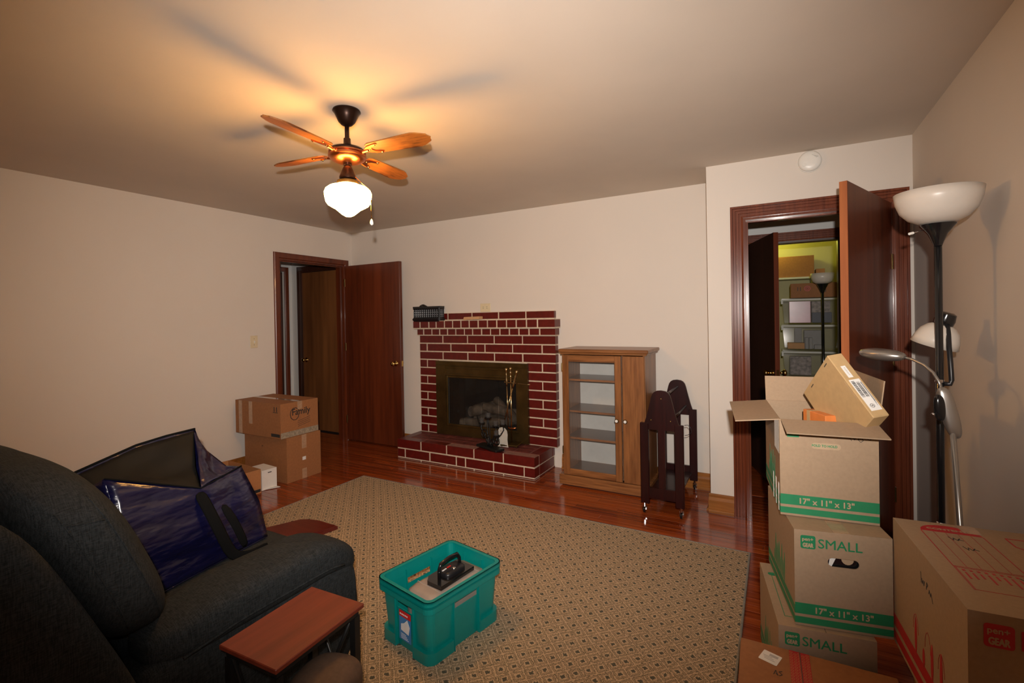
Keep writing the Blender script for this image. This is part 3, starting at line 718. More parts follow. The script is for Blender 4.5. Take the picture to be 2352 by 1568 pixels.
def cab_knob(x, parent):
    P('knob', MB().lathe([(.007, 0), (.006, .010), (.015, .014), (.017, .020), (.015, .026), (.012, .027)], (x, yf-0.018, 0.582), 20, (0, -1, 0)), 'aged_brass', parent, world=True, smooth=True)
    P('knob_face', MB().lathe([(.012, .0), (.010, .004), (.001, .005)], (x, yf-0.0445, 0.582), 20, (0, -1, 0)), 'white_plastic', parent, world=True)
cab_knob(3.352, d)
d2 = P('solid_door', MB().box(3.398, 3.566, yf-0.018, yf, 0.098, 1.088, bev=0.003), 'oak', t, world=True); cab_knob(3.420, d2)
for z in (0.30, 0.99): P('hinge', MB().tube([(2.886, yf-0.012, z-0.03), (2.886, yf-0.012, z+0.03)], 0.006, 8), 'aged_brass', d, world=True)

# ================================================================== ROLLING RACK
t = thing('rolling_rack', 'dark cherry rolling rack with curved end panels and chrome casters', 'rack', (3.735, -0.36, 0))
def panel_profile():
    return [(-0.068, 0.225), (-0.060, 0.248), (-0.048, 0.264), (-0.030, 0.274), (0.0, 0.278), (0.030, 0.274), (0.048, 0.264), (0.060, 0.248), (0.068, 0.225), (0.086, 0.150), (0.103, 0.085), (0.116, 0.045), (0.119, 0.0), (-0.119, 0.0), (-0.116, 0.045), (-0.103, 0.085), (-0.086, 0.150)]
for y in (-0.68, -0.055):
    cx = 3.743 if y < -0.3 else 3.742
    zt = 0.600
    M = Matrix.Translation((cx, y+0.009, zt)) @ Matrix.Rotation(PI/2, 4, 'X')
    P('end_panel', MB().prism(panel_profile(), 0, 0.018, M), 'cherry', t, world=True)
    for sx in (-1, 1):
        P('leg', MB().box(cx+sx*0.118-0.029, cx+sx*0.118+0.029, y-0.014, y+0.014, 0.075, 0.645, bev=0.003), 'cherry', t, world=True)
        cst = P('caster', MB().lathe([(.020, 0), (.020, .014), (.001, .014)], (cx+sx*0.125, y-0.0, 0.022), 20, (1, 0, 0)).xform(Matrix.Translation((-0.007, 0, 0))), 'black_gloss', t, world=True)
        P('fork', MB().tube([(cx+sx*0.125, y, 0.075), (cx+sx*0.125, y, 0.048)], 0.009, 12), 'chrome', cst, world=True)
        f = MB()
        for q in (-0.012, 0.012): f.box(cx+sx*0.125+q-0.0015, cx+sx*0.125+q+0.0015, y-0.012, y+0.012, 0.018, 0.055, bev=0.001)
        f.lathe([(.016, 0), (.014, .007), (.001, .010)], (cx+sx*0.125+0.009, y, 0.034), 14, (1, 0, 0))
        P('fork_cheek', f, 'chrome', cst, world=True)
    for q in (-0.062, 0.0, 0.062):
        if abs(q) < 0.01: P('slat', MB().box(cx-0.024, cx+0.024, y-0.008, y+0.008, 0.19, 0.60), 'cherry', t, world=True)
    P('bottom_rail', MB().box(cx-0.089, cx+0.089, y-0.011, y+0.011, 0.115, 0.190), 'cherry', t, world=True)
    for q, z in ((0.0, 0.820), (-0.070, 0.668), (0.062, 0.668)):
        P('brass_plug', MB().lathe([(.0045, 0), (.004, .0015), (.001, .002)], (cx+q, y-0.0095, z), 10, (0, -1, 0)), 'brass', t, world=True)
for q, z, r in ((0.0, 0.820, 0.010), (0.062, 0.668, 0.010), (-0.070, 0.668, 0.010)):
    P('dowel', MB().tube([(3.743+q, -0.671, z), (3.743+q, -0.064, z)], r, 12), 'cherry', t, world=True, smooth=True)
P('shelf_board', MB().box(3.640, 3.846, -0.668, -0.068, 0.128, 0.142), 'cherry', t, world=True)
P('cord_loop', MB().tube([(3.883, -0.60, 0.63), (3.905, -0.60, 0.635), (3.925, -0.60, 0.615), (3.928, -0.60, 0.585), (3.905, -0.60, 0.565), (3.885, -0.60, 0.56)], 0.002, 6), 'black_plastic', t, world=True, smooth=True)

# ================================================================== CEILING FAN
FX, FY = 2.592, -2.395
t = thing('ceiling_fan', 'ceiling fan with four wood blades and a lit schoolhouse globe', 'ceiling fan', (FX, FY, H))
P('canopy', MB().lathe([(.066, 0), (.068, -.006), (.060, -.014), (.052, -.032), (.040, -.058), (.026, -.072), (.012, -.076)], seg=36), 'dark_bronze', t, autosmooth=40)
P('downrod', MB().tube([(0, 0, -0.07), (0, 0, -0.185)], 0.011, 16), 'dark_bronze', t, smooth=True)
P('coupling', MB().lathe([(.011, -.135), (.017, -.140), (.018, -.165), (.024, -.172), (.024, -.184), (.012, -.186)], seg=24), 'dark_bronze', t, autosmooth=40)
mo = P('motor_housing', MB().lathe([(.012, -.182), (.050, -.184), (.078, -.192), (.086, -.200), (.086, -.207), (.080, -.210)], seg=48), 'dark_bronze', t, autosmooth=40)
P('motor_band', MB().lathe([(.080, -.206), (.090, -.209), (.090, -.216), (.084, -.219), (.084, -.222), (.091, -.225), (.092, -.232), (.088, -.236)], seg=48, cap=False), 'copper', mo, autosmooth=40)
P('motor_bowl', MB().lathe([(.088, -.234), (.084, -.242), (.070, -.252), (.050, -.259), (.028, -.262), (.022, -.262)], seg=48), 'copper', mo, autosmooth=40)
P('switch_housing', MB().lathe([(.020, -.258), (.021, -.272), (.016, -.275), (.024, -.290), (.036, -.318), (.041, -.332), (.040, -.340), (.030, -.346), (.026, -.352)], seg=32), 'dark_bronze', t, autosmooth=40)
P('fitter', MB().lathe([(.026, -.348), (.052, -.352), (.054, -.366), (.052, -.372)], seg=36), 'aged_brass', t, autosmooth=40)
gl = P('glass_globe', MB().lathe([(.050, -.366), (.060, -.374), (.092, -.384), (.107, -.396), (.113, -.411), (.112, -.430), (.107, -.456), (.098, -.470), (.080, -.481), (.062, -.491), (.046, -.505), (.031, -.518), (.015, -.527), (.001, -.529)], seg=48, cap=False), 'globe_glow', t, smooth=True, label='lit white glass globe')
ph0 = math.radians(6)
for k in range(4):
    M = Matrix.Rotation(ph0+k*PI/2, 4, 'Z') @ Matrix.Translation((0, 0, -0.212)) @ Matrix.Rotation(math.radians(-12), 4, 'X')
    out = [(0.130, -0.030), (0.150, -0.042), (0.36, -0.053), (0.405, -0.054), (0.430, -0.048), (0.462, -0.032), (0.474, -0.026), (0.476, -0.016), (0.486, 0.0), (0.476, 0.016), (0.474, 0.026), (0.462, 0.032), (0.430, 0.048), (0.405, 0.054), (0.36, 0.053), (0.150, 0.042), (0.130, 0.030)]
    bl = P('blade', MB().prism(out, 0, 0.006), 'blade_wood', t); bl.matrix_local = M; WM[bl] = WM[t] @ M
    ir = MB(); ir.tube([(0.075, 0, 0.0), (0.10, 0, -0.008), (0.13, 0, -0.004)], [.012, .009, .008], 8)
    ir.prism([(0.11, -0.010), (0.138, -0.026), (0.198, -0.038), (0.204, -0.030), (0.160, -0.014), (0.152, 0.0), (0.160, 0.014), (0.204, 0.030), (0.198, 0.038), (0.138, 0.026), (0.11, 0.010)], -0.005, -0.0005)
    P('blade_iron', ir, 'copper', bl)
    for q in (-0.032, 0.032, 0): P('screw', MB().lathe([(.006, 0), (.005, .003), (.001, .0045)], (0.192 if q else 0.140, q, -0.005), 10, (0, 0, -1)), 'brass', bl)
cv = P('pull_chain', MB().tube([(0.040, 0.010, -0.335), (0.075, 0.030, -0.372), (0.098, 0.045, -0.395), (0.103, 0.050, -0.44), (0.104, 0.052, -0.545)], 0.0018, 6), 'brass', t, smooth=True)
P('pull_knob', MB().lathe([(.002, 0), (.006, -.006), (.0085, -.018), (.008, -.026), (.003, -.031)], (0.104, 0.052, -0.543), 14), 'white_plastic', cv, smooth=True)

# ================================================================== RUG
RX0, RX1, RY1, RY0 = 1.197, 4.300, -1.010, -3.95
t = thing('area_rug', 'large tan and grey woven rug with a small diamond lattice', 'rug', (2.75, -2.4, 0))
m = MB().box(RX0, RX1, RY0, RY1, 0.0003, 0.011, bev=0.002); bm = m.bm
P('weave', m, 'rug_weave', t, world=True)
for a in ((RX0-0.006, RX0+0.006, RY0, RY1), (RX1-0.006, RX1+0.006, RY0, RY1), (RX0-0.006, RX1+0.006, RY1-0.006, RY1+0.006), (RX0-0.006, RX1+0.006, RY0-0.006, RY0+0.006)):
    P('edge_binding', MB().box(a[0], a[1], a[2], a[3], 0.0002, 0.0125, bev=0.003), 'binding', t, world=True)
RUG = 0.0112

# ================================================================== TEAL CRATE AND WHAT IS IN IT
CW, CD, CHh = 0.205, 0.158, 0.262     # half length, half depth at mid height
crc = (3.112, -2.372, RUG+0.001)
crM = Matrix.Translation(crc) @ Matrix.Rotation(math.radians(79), 4, 'Z')   # local x = long axis
t = thing('storage_crate', 'teal plastic storage crate with hand slots standing on the rug', 'crate', M=crM)
def crate_shell():
    m = MB(); bm = m.bm
    def loop(hw, hd, z, r=0.03):
        pts = []
        for cx, cy, a in ((hw-r, -hd+r, -PI/2), (hw-r, hd-r, 0), (-hw+r, hd-r, PI/2), (-hw+r, -hd+r, PI)):
            for k in range(5): pts.append((cx+r*math.cos(a+PI/2*k/4), cy+r*math.sin(a+PI/2*k/4)))
        out = []
        n = len(pts)
        for i in range(n):
            out.append(pts[i])
            if i % 5 == 4:
                p, q = pts[i], pts[(i+1) % n]; side = (i//5)
                h = 0.068 if side in (1, 3) else 0.055
                for s in (-1, 1):
                    if side == 0: c = (p[0], s*h*0.9)
                    elif side == 1: c = (-s*h, p[1])
                    elif side == 2: c = (p[0], -s*h*0.9)
                    else: c = (s*h, p[1])
                    out.append(c)
        return [bm.verts.new((x, y, z)) for x, y in out]
    lv = [(0, CW-0.012, CD-0.012), (0.170, CW, CD), (0.196, CW+0.001, CD+0.001), (0.212, CW+0.002, CD+0.002), (0.256, CW+0.007, CD+0.007)]
    L = [loop(a, b, z) for z, a, b in lv]
    n = len(L[0])
    for li, (A, B) in enumerate(zip(L, L[1:])):
        for k in range(n):
            if li == 1 and k % 7 == 5: continue
            bm.faces.new((A[k], A[(k+1) % n], B[(k+1) % n], B[k]))
    bm.faces.new(L[0][::-1])
    return m
P('shell', crate_shell(), 'teal_plastic', t, solid=0.003)
def ring(m, hw, hd, z0, z1, th, r=0.035):
    bm = m.bm
    def lp(a, b, z, rr): return [bm.verts.new((x, y, z)) for x, y in rrect(-a, a, -b, b, rr, 5)]
    o0, o1, i1, i0 = lp(hw, hd, z0, r), lp(hw, hd, z1, r), lp(hw-th, hd-th, z1, r-th*0.6), lp(hw-th, hd-th, z0, r-th*0.6)
    n = len(o0)
    for A, B in ((o0, o1), (o1, i1), (i1, i0), (i0, o0)):
        for k in range(n): bm.faces.new((A[k], A[(k+1) % n], B[(k+1) % n], B[k]))
    return m
m = MB(); ring(m, CW+0.019, CD+0.019, 0.258, 0.264, 0.020); ring(m, CW+0.019, CD+0.019, 0.246, 0.264, 0.004); P('rim', m, 'teal_plastic', t)
m = MB(); ring(m, CW+0.018, CD+0.018, 0.214, 0.240, 0.004); ring(m, CW+0.018, CD+0.018, 0.237, 0.241, 0.014); P('lower_rim', m, 'teal_plastic', t)
for sx in (-1, 1):
    for sy in (-1, 1):
        def arc(o, r): return [(CW-0.005+o-r+r*math.cos(q*PI/12), CD-0.005+o-r+r*math.sin(q*PI/12)) for q in range(7)]
        oo = [(CW-0.005+0.012, 0.060)]+arc(0.012, 0.040)+[(0.080, CD-0.005+0.012)]
        ii = [(0.080, CD-0.014)]+arc(-0.008, 0.022)[::-1]+[(CW-0.014, 0.060)]
        m = MB(); m.prism([(sx*x, sy*y) for x, y in oo+ii], 0.0, 0.048); P('foot_band', m, 'teal_plastic', t)
for s in (-1, 1):
    for q in (-0.075, 0.075): P('rib', MB().prism([(q-0.002, CD-0.009), (q+0.002, CD-0.009), (q+0.002, CD+0.008), (q-0.002, CD+0.008)], 0.0, 0.236, Matrix.Rotation(0 if s > 0 else PI, 4, 'Z')), 'teal_plastic', t)
    for q in (-0.060, 0.060): P('rib', MB().prism([(CW-0.009, q-0.002), (CW+0.008, q-0.002), (CW+0.008, q+0.002), (CW-0.009, q+0.002)], 0.0, 0.236, Matrix.Rotation(0 if s > 0 else PI, 4, 'Z')), 'teal_plastic', t)
# sticker on the short end facing the camera's left (local -x end)
Fs = Matrix.Translation((-CW-0.0035, 0, 0.0)) @ Matrix(((0, 0, -1, 0), (-1, 0, 0, 0), (0, 1, 0, 0), (0, 0, 0, 1)))
st = P('sticker', patch(MB(), rect(-0.032, 0.045, 0.045, 0.168), Fs, 0.001), 'sticker_blue', t)
P('sticker_header', patch(MB(), rect(-0.032, 0.045, 0.142, 0.168), Fs, 0.0016), 'sticker_red', st)
m = MB(); patch(m, [(-0.02, 0.085), (0.03, 0.078), (0.038, 0.112), (0.022, 0.138), (0.0, 0.118), (-0.02, 0.110)], Fs, 0.0016)
for k in range(4): patch(m, rect(-0.02, 0.03-k*0.006, 0.052+k*0.006, 0.0535+k*0.006), Fs, 0.0016)
for k in range(5): patch(m, rect(-0.026+k*0.011, -0.019+k*0.011, 0.150, 0.156), Fs, 0.0022)
P('sticker_print', m, 'sticker_white', st)
# grey hard case in the crate
gM = crM @ Matrix.Translation((0.012, -0.030, 0.0035))
t = thing('grey_case', 'grey plastic case with a seam lying inside the teal crate', 'case', M=gM)
P('case_body', MB().rbox((0, 0, 0.113), (0.172, 0.092, 0.113), 9, 10), 'grey_plastic', t, smooth=True)
for q in (-0.105, 0.120): P('seam', MB().tube([(q, -0.0925, 0.10), (q, -0.092, 0.20), (q, -0.080, 0.2258), (q, 0.080, 0.2258), (q, 0.092, 0.20), (q, 0.0925, 0.10)], 0.0014, 6), 'print_grey', t)
# black device with a handle on the case
bM = gM @ Matrix.Translation((0.005, -0.005, 0.2275)) @ Matrix.Rotation(math.radians(3), 4, 'Z')
t = thing('black_handled_device', 'black plastic device with a tall carry handle on the grey case', 'device', M=bM)
P('base_plate', MB().prism([(-0.105, -0.055), (0.105, -0.055), (0.105, 0.055), (-0.075, 0.055), (-0.105, 0.03)], 0.0, 0.018), 'black_gloss', t)
P('raised_housing', MB().rbox((0.015, 0.0, 0.018), (0.062, 0.040, 0.022), 4, 8), 'black_plastic', t, smooth=True)
P('carry_handle', MB().tube([(-0.062, 0.0, 0.018), (-0.062, 0.0, 0.055), (-0.052, 0.0, 0.076), (0.0, 0.0, 0.084), (0.052, 0.0, 0.080), (0.066, 0.0, 0.060), (0.070, 0.0, 0.018)], [.008, .008, .0085, .0085, .0085, .008, .008], 10), 'black_gloss', t, smooth=True)
P('knob', MB().lathe([(.010, 0), (.010, .006), (.006, .009), (.001, .010)], (0.008, -0.022, 0.036), 16), 'chrome', t, smooth=True)
P('red_mark', MB().box(-0.010, 0.012, 0.001, 0.006, 0.040, 0.043), 'sticker_red', t); P('white_mark', MB().box(-0.040, -0.014, 0.001, 0.006, 0.038, 0.041), 'sticker_white', t)

# ================================================================== CARTONS
def carton(m_name, w, d, h, mat, t, hole=None, lid=True, th=0.004):
    """carton body standing on z=0 centred on the origin; hole = (x0,x1,z0,z1) cut in the front"""
    m = MB(); bm = m.bm
    a = [bm.verts.new((x, y, 0)) for x, y in ((-w/2, -d/2), (w/2, -d/2), (w/2, d/2), (-w/2, d/2))]
    b = [bm.verts.new((x, y, h)) for x, y in ((-w/2, -d/2), (w/2, -d/2), (w/2, d/2), (-w/2, d/2))]
    bm.faces.new(a[::-1])
    if lid: bm.faces.new(b)
    for k in (1, 2, 3): bm.faces.new((a[k], a[(k+1) % 4], b[(k+1) % 4], b[k]))
    if not hole: bm.faces.new((a[0], a[1], b[1], b[0]))
    else:
        x0, x1, z0, z1 = hole; r = (z1-z0)/2
        pts = rrect(x0, x1, z0, z1, r*0.98, 5)
        hv = [bm.verts.new((x, -d/2, z)) for x, z in pts]
        # split into 4 corner fans
        n = len(hv); cor = [a[1], b[1], b[0], a[0]]   # matches rrect order: lower right, upper right, upper left, lower left
        per = n//4
        for c in range(4):
            ids = [hv[(c*per+k) % n] for k in range(per)]
            for p, q in zip(ids, ids[1:]): bm.faces.new((cor[c], p, q))
            nxt = hv[((c+1)*per) % n]
            bm.faces.new((cor[c], ids[-1], nxt, cor[(c+1) % 4]))
    return P(m_name, m, mat, t, solid=th)

def closed_top(t, w, d, h, mat, tape='box_tape', along='y'):
    m = MB()
    if along == 'y': m.box(-0.0008, 0.0008, -d/2, d/2, h, h+0.0006)
    else: m.box(-w/2, w/2, -0.0008, 0.0008, h, h+0.0006)
    P('flap_seam', m, 'slot_dark', t)
    m = MB(); F = topf(w, d, h)
    if along == 'y':
        patch(m, rect(w/2-0.024, w/2+0.024, 0, d), F, 0.001)
        m.box(-0.024, 0.024, d/2, d/2+0.001, h-0.07, h)
    else:
        patch(m, rect(0, w, d/2-0.024, d/2+0.024), F, 0.001); m.box(-w/2-0.001, -w/2, -0.024, 0.024, h-0.07, h); m.box(w/2, w/2+0.001, -0.024, 0.024, h-0.07, h)
    P('packing_tape', m, tape, t)

def badge(t, F, x, y, s, mat, back='cardboard_pale'):
    b = P('printed_badge', patch(MB(), rrect(x, x+s, y, y+s*1.0, s*0.13, 3), F, 0.0007), mat, t)
    m = MB(); text_into(m, 'pen+', x+s*0.12, y+s*0.52, w=s*0.72, bold=0.0006, F=F, eps=0.0010); text_into(m, 'GEAR', x+s*0.16, y+s*0.12, w=s*0.68, h=s*0.30, bold=0.0012, F=F, eps=0.0010)
    P('badge_lettering', m, back, b)

SW, SD, SH = 0.283, 0.440, 0.330
def small_print(t, w, d, h, with_name=True):
    F = front(w, d, h); Lf = leftf(w, d, h)
    m = MB(); patch(m, rect(0.0, w, 0.040, 0.077), F); patch(m, rect(0.0, w, 0.008, 0.030), F)
    patch(m, rect(0.0, d, 0.040, 0.066), Lf); patch(m, rect(0.0, d, 0.008, 0.030), Lf)
    P('printed_band', m, 'print_green', t)
    m = MB(); text_into(m, '17" x 11" x 13"', 0.062, 0.047, w=0.165, h=0.021, bold=0.0010, F=F, eps=0.0011)
    P('size_lettering', m, 'cardboard_pale', t)
    if with_name:
        badge(t, F, 0.019, h-0.063, 0.045, 'print_green')
        m = MB(); text_into(m, 'SMALL', 0.072, h-0.057, w=0.127, h=0.031, bold=0.0005, F=F, eps=0.0009)
        P('name_lettering', m, 'print_green', t)
    # leafy hand shaped print on the long side
    m = MB(); rnd = random.Random(4)
    for k in range(9):
        x = 0.12+k*0.021; hgt = 0.05+0.075*abs(math.sin(k*1.3))
        patch(m, [(x+0.007*math.cos(q*PI/6)+0.02*(math.sin(q*PI/6)+1)*hgt, 0.066+hgt*0.5+hgt*0.5*math.sin(q*PI/6)) for q in range(12)], Lf)
    P('printed_picture', m, 'print_green', t)

def rotz(p, a):
    return (p[0]*math.cos(a)-p[1]*math.sin(a), p[0]*math.sin(a)+p[1]*math.cos(a))
def at_corner(px, py, a, w, d):
    """centre of a box whose front left corner is at (px,py), front edge running at angle a"""
    q = rotz((w/2, d/2), a); return (px+q[0], py+q[1])
# bottom small carton
a = math.radians(8.9); c = at_corner(4.446, -2.224, a, SW, SD)
t = thing('moving_box', 'bottom green-printed small moving carton of the right-hand stack, standing on the floor', 'moving box', (c[0], c[1], 0.0008), a)
carton('carton_body', SW, SD, SH, 'cardboard', t); small_print(t, SW, SD, SH)
m = MB(); F = topf(SW, SD, SH)
for p in ((0.03, 0.05, 0.03, 0.36), (0.03, 0.12, 0.03, 0.36)): pass
for u, v in (((0.030, 0.06), (0.030, 0.34)), ((0.030, 0.06), (0.12, 0.06)), ((0.03, 0.34), (0.05, 0.34))): patch(m, line_pts(u, v, 0.002), F, 0.0009)
patch(m, rrect(0.018, 0.06, 0.34, 0.362, 0.01, 3), F, 0.0009); P('top_print', m, 'print_green', t)
P('flap_seam', MB().box(-0.0008, 0.0008, -SD/2, SD/2, SH, SH+0.0006), 'slot_dark', t)
# middle small carton with a hand hole
a = math.radians(11.0); c = at_corner(4.497, -2.198, a, SW, SD)
t = thing('moving_box', 'middle green-printed small moving carton of the stack, showing an oval hand hole', 'moving box', (c[0], c[1], 0.3325), a)
hx0 = 0.0995-SW/2; hx1 = 0.190-SW/2
carton('carton_body', SW, SD, SH-0.002, 'cardboard', t, hole=(hx0, hx1, SH-0.117, SH-0.087)); small_print(t, SW, SD, SH-0.002); closed_top(t, SW, SD, SH-0.002, 'cardboard')
t2 = thing('black_bottle_box', 'black item with pale round print seen through the hand hole of the middle carton', 'packed item', (c[0], c[1], 0.3385), a)
P('item_body', MB().box(-0.12, 0.12, -SD/2+0.012, -0.08, 0.0, 0.30, bev=0.004), 'black_gloss', t2)
Fi = Matrix.Translation((0, 0.012, 0)) @ front(SW, SD, SH)
m = MB(); patch(m, [(0.160+0.018*math.cos(q*PI/8), 0.232+0.018*math.sin(q*PI/8)) for q in range(16)], Fi, 0.001); P('round_label', m, 'cardboard_pale', t2)
m = MB(); patch(m, [(0.104, 0.205), (0.112, 0.200), (0.127, 0.235), (0.110, 0.24)], Fi, 0.001); P('white_label', m, 'white_card', t2)
# top open carton
a = math.radians(7.0); OW = 0.300; OD = 0.430; OH = 0.350
c = at_corner(4.458, -2.088, a, OW, OD)
t = thing('open_moving_box', 'open top green-printed moving carton with flaps spread, topmost of the stack', 'moving box', (c[0], c[1], 0.6635), a)
carton('carton_body', OW, OD, OH, 'cardboard', t, lid=False, th=0.005); small_print(t, OW, OD, OH, with_name=False)
# flaps: (hinge edge, direction angle)
def flap(name, p0, p1, outv, ln, skew=0.0):
    p0, p1, o = Vector(p0), Vector(p1), Vector(outv).normalized()*ln
    n = (p1-p0).cross(o).normalized()*0.004; e_ = (p1-p0).normalized()
    m = MB(); bm = m.bm
    q = [p0, p1, p1+o+e_*skew, p0+o-e_*skew]
    A = [bm.verts.new(v) for v in q]; B = [bm.verts.new(v+n) for v in q]
    bm.faces.new(A[::-1]); bm.faces.new(B)
    for k in range(4): bm.faces.new((A[k], A[(k+1) % 4], B[(k+1) % 4], B[k]))
    return P(name, m, 'cardboard', t)
flap('flap', (-OW/2+0.004, -OD/2, OH), (OW/2-0.002, -OD/2, OH), (0.03, -1, -0.20), 0.118)
flap('flap', (-OW/2, OD/2-0.002, OH), (-OW/2, -OD/2+0.004, OH), (-1, -0.02, -0.10), 0.148)
flap('flap', (OW/2-0.002, OD/2, OH), (-OW/2+0.002, OD/2, OH), (0, 0.25, 1), 0.108)
flap('flap', (OW/2, -OD/2+0.004, OH), (OW/2, OD/2-0.004, OH), (0.12, 0, 1), 0.150)
F = front(OW, OD, OH)
P('hand_flap', patch(MB(), rrect(0.100, 0.190, OH-0.100, OH-0.078, 0.0108, 5), F, 0.0010), 'cardboard_pale', t)
hs = [(0.112, OH-0.1005), (0.185, OH-0.1005), (0.192, OH-0.094), (0.185, OH-0.0975), (0.108, OH-0.0975)]
m = MB(); text_into(m, 'FOLD TO HOLD', 0.102, OH-0.092, w=0.077, h=0.0080, bold=0.0005, F=F, eps=0.0016); P('hold_lettering', m, 'print_green', t)
m = MB(); patch(m, rect(0.024, 0.062, OH-0.063, OH-0.050), F); P('badge_remnant', m, 'print_green', t)
m = MB(); scribble(m, [(0.212, OH-0.045), (0.222, OH-0.063)], F); scribble(m, [(0.226, OH-0.045), (0.230, OH-0.060), (0.235, OH-0.048)], F)
scribble(m, [(0.245, OH-0.045), (0.241, OH-0.058), (0.248, OH-0.066), (0.256, OH-0.060), (0.252, OH-0.052), (0.244, OH-0.055)], F); scribble(m, [(0.266, OH-0.052), (0.274, OH-0.057), (0.281, OH-0.050)], F)
P('handwriting', m, 'print_black', t, kind='stuff')
m = MB(); Lf = leftf(OW, OD, OH)
P('side_tape', patch(MB(), rect(0.30, 0.42, OH-0.13, OH-0.003), Lf, 0.0012), 'clear_tape', t)
m.bm.free()
for x in (0.245, 0.315, 0.385): P('tape_strip', patch(MB(), rect(x, x+0.014, 0.004, 0.105), Lf, 0.0016), 'white_card', t, label='pale tape strip')
TOPM = WM[t]
# contents of the open carton
def mk(cols, pos): 
    M = Matrix.Identity(4)
    for i in range(3):
        for j in range(3): M[i][j] = cols[i][j]
        M[i][3] = pos[i]
    return M
Rb = [[0.434, 0.858, 0.275], [-0.537, 0.492, -0.685], [-0.723, 0.149, 0.674]]
sM = mk(Rb, tuple(CAM[i]+0.93*((4.627, -1.828, 1.231)[i]-CAM[i]) for i in range(3))) @ Matrix.Scale(0.93, 4)
t = thing('slim_shipping_box', 'slim tan shipping box with barcode label leaning out of the open carton', 'shipping box', M=sM)
SL, ST, SWd = 0.288, 0.060, 0.269
P('carton_body', MB().box(0, SL, 0, ST, -SWd, 0, bev=0.003), 'cardboard_tan', t)
# label side is local z=0 plane (long narrow face between A,B,C,D): frame x along length, y along thickness
Fn = Matrix(((1, 0, 0, 0), (0, 1, 0, 0), (0, 0, 1, 0), (0, 0, 0, 1)))
lb = P('small_label', patch(MB(), rect(0.060, 0.115, 0.018, 0.036), Fn, 0.0009), 'white_card', t)
m = MB(); text_into(m, 'Keyboard', 0.068, 0.023, w=0.036, F=Fn, eps=0.0012); P('label_lettering', m, 'print_grey', lb)
lb = P('barcode_label', patch(MB(), rect(0.125, 0.262, 0.010, 0.050), Fn, 0.0009), 'white_card', t)
m = MB(); rnd = random.Random(3)
for row in (0.014, 0.029):
    x = 0.132+ (0.006 if row > 0.02 else 0)
    while x < 0.205:
        wd = rnd.choice((0.0010, 0.0018, 0.0026)); patch(m, rect(x, x+wd, row, row+0.012), Fn, 0.0013); x += wd+rnd.choice((0.0012, 0.002))
for k in range(3): patch(m, rect(0.14, 0.245-k*0.01, 0.0445+k*0.0015, 0.0452+k*0.0015), Fn, 0.0013)
P('barcode', m, 'print_black', lb)
m = MB(); bmv = m.bm
ringpts = [(0.242+0.0075*math.cos(q*PI/10), 0.026+0.0075*math.sin(q*PI/10)) for q in range(21)]
for p, q in zip(ringpts, ringpts[1:]): patch(m, line_pts(p, q, 0.0014), Fn, 0.0013)
text_into(m, 'C', 0.2395, 0.0235, w=0.005, bold=0.001, F=Fn, eps=0.0013); P('round_mark', m, 'print_black', lb)
# tuck slots on the broad face (local y=0)
Fb = Matrix(((1, 0, 0, 0), (0, 0, -1, 0), (0, 1, 0, -SWd), (0, 0, 0, 1)))
for zz in (0.07, 0.215): P('tuck_slot', patch(MB(), rect(0.016, 0.020, zz, zz+0.024), Fb, 0.0006), 'slot_dark', t)
P('side_fold', patch(MB(), rect(0.12, 0.20, SWd-0.012, SWd-0.010), Fb, 0.0006), 'cardboard_pale', t)
t = thing('orange_carton', 'small orange and tan retail box lying inside the open carton', 'small box', (4.600, -1.905, 0.962), math.radians(28))
P('carton_body', MB().box(-0.028, 0.028, -0.07, 0.07, 0, 0.055, bev=0.002), 'orange_card', t)
P('stripe', MB().box(-0.0286, 0.0286, 0.025, 0.045, 0.0, 0.0556), 'cardboard_tan', t)
m = MB().rbox((0, 0, 0.02), (0.055, 0.040, 0.018), 3, 8)
single('dark_pouch', m, 'strap_black', 'dark grey soft item beside the orange box in the open carton', 'pouch', (4.545, -1.80, 0.905), rz=0.3, smooth=True)
m = MB().rbox((0, 0, 0.115), (0.130, 0.195, 0.115), 8, 8)
single('packed_clothes', m, 'print_grey', 'grey packed bundle filling the bottom of the open carton', 'bundle', (TOPM.translation.x, TOPM.translation.y, 0.671), rz=math.radians(7.0), smooth=True)

# tape covered shipping carton in the bottom right
a = math.radians(1.5); w_, d_, h_ = 0.437, 0.36, 0.262
c = at_corner(4.330, -2.245, a, w_, -d_)
t = thing('shipping_box', 'brown shipping carton with red patterned tape at the bottom edge', 'shipping box', (c[0], c[1], 0.0008), a)
carton('carton_body', w_, d_, h_, 'cardboard_dark', t)
F = topf(w_, d_, h_)
P('patterned_tape', patch(MB(), rect(0.146, 0.204, 0, d_), F, 0.0008), 'print_red', t)
m = MB(); bmm = m.bm
for i in range(5):
    for k in range(27):
        cx = 0.1515+i*0.0115; cy = 0.006+k*0.0132+(0.0066 if i % 2 else 0)
        if cy > d_-0.006: continue
        P0 = [(cx+0.0048*math.cos(q*PI/4), cy+0.0052*math.sin(q*PI/4)) for q in range(9)]; P1 = [(cx+0.0028*math.cos(q*PI/4), cy+0.0032*math.sin(q*PI/4)) for q in range(9)]
        vo = [bmm.verts.new(F @ Vector((x, y, 0.0011))) for x, y in P0[:8]]; vi = [bmm.verts.new(F @ Vector((x, y, 0.0011))) for x, y in P1[:8]]
        for q in range(8): bmm.faces.new((vo[q], vo[(q+1) % 8], vi[(q+1) % 8], vi[q]))
o = P('tape_pattern', m, 'cardboard_orange', t)
P('tape_split', patch(MB(), rect(0.1760, 0.1785, 0, d_), F, 0.0014), 'slot_dark', t)
LMt = F @ Matrix.Translation((0.054, d_-0.085, 0)) @ Matrix.Rotation(math.radians(-20), 4, 'Z')
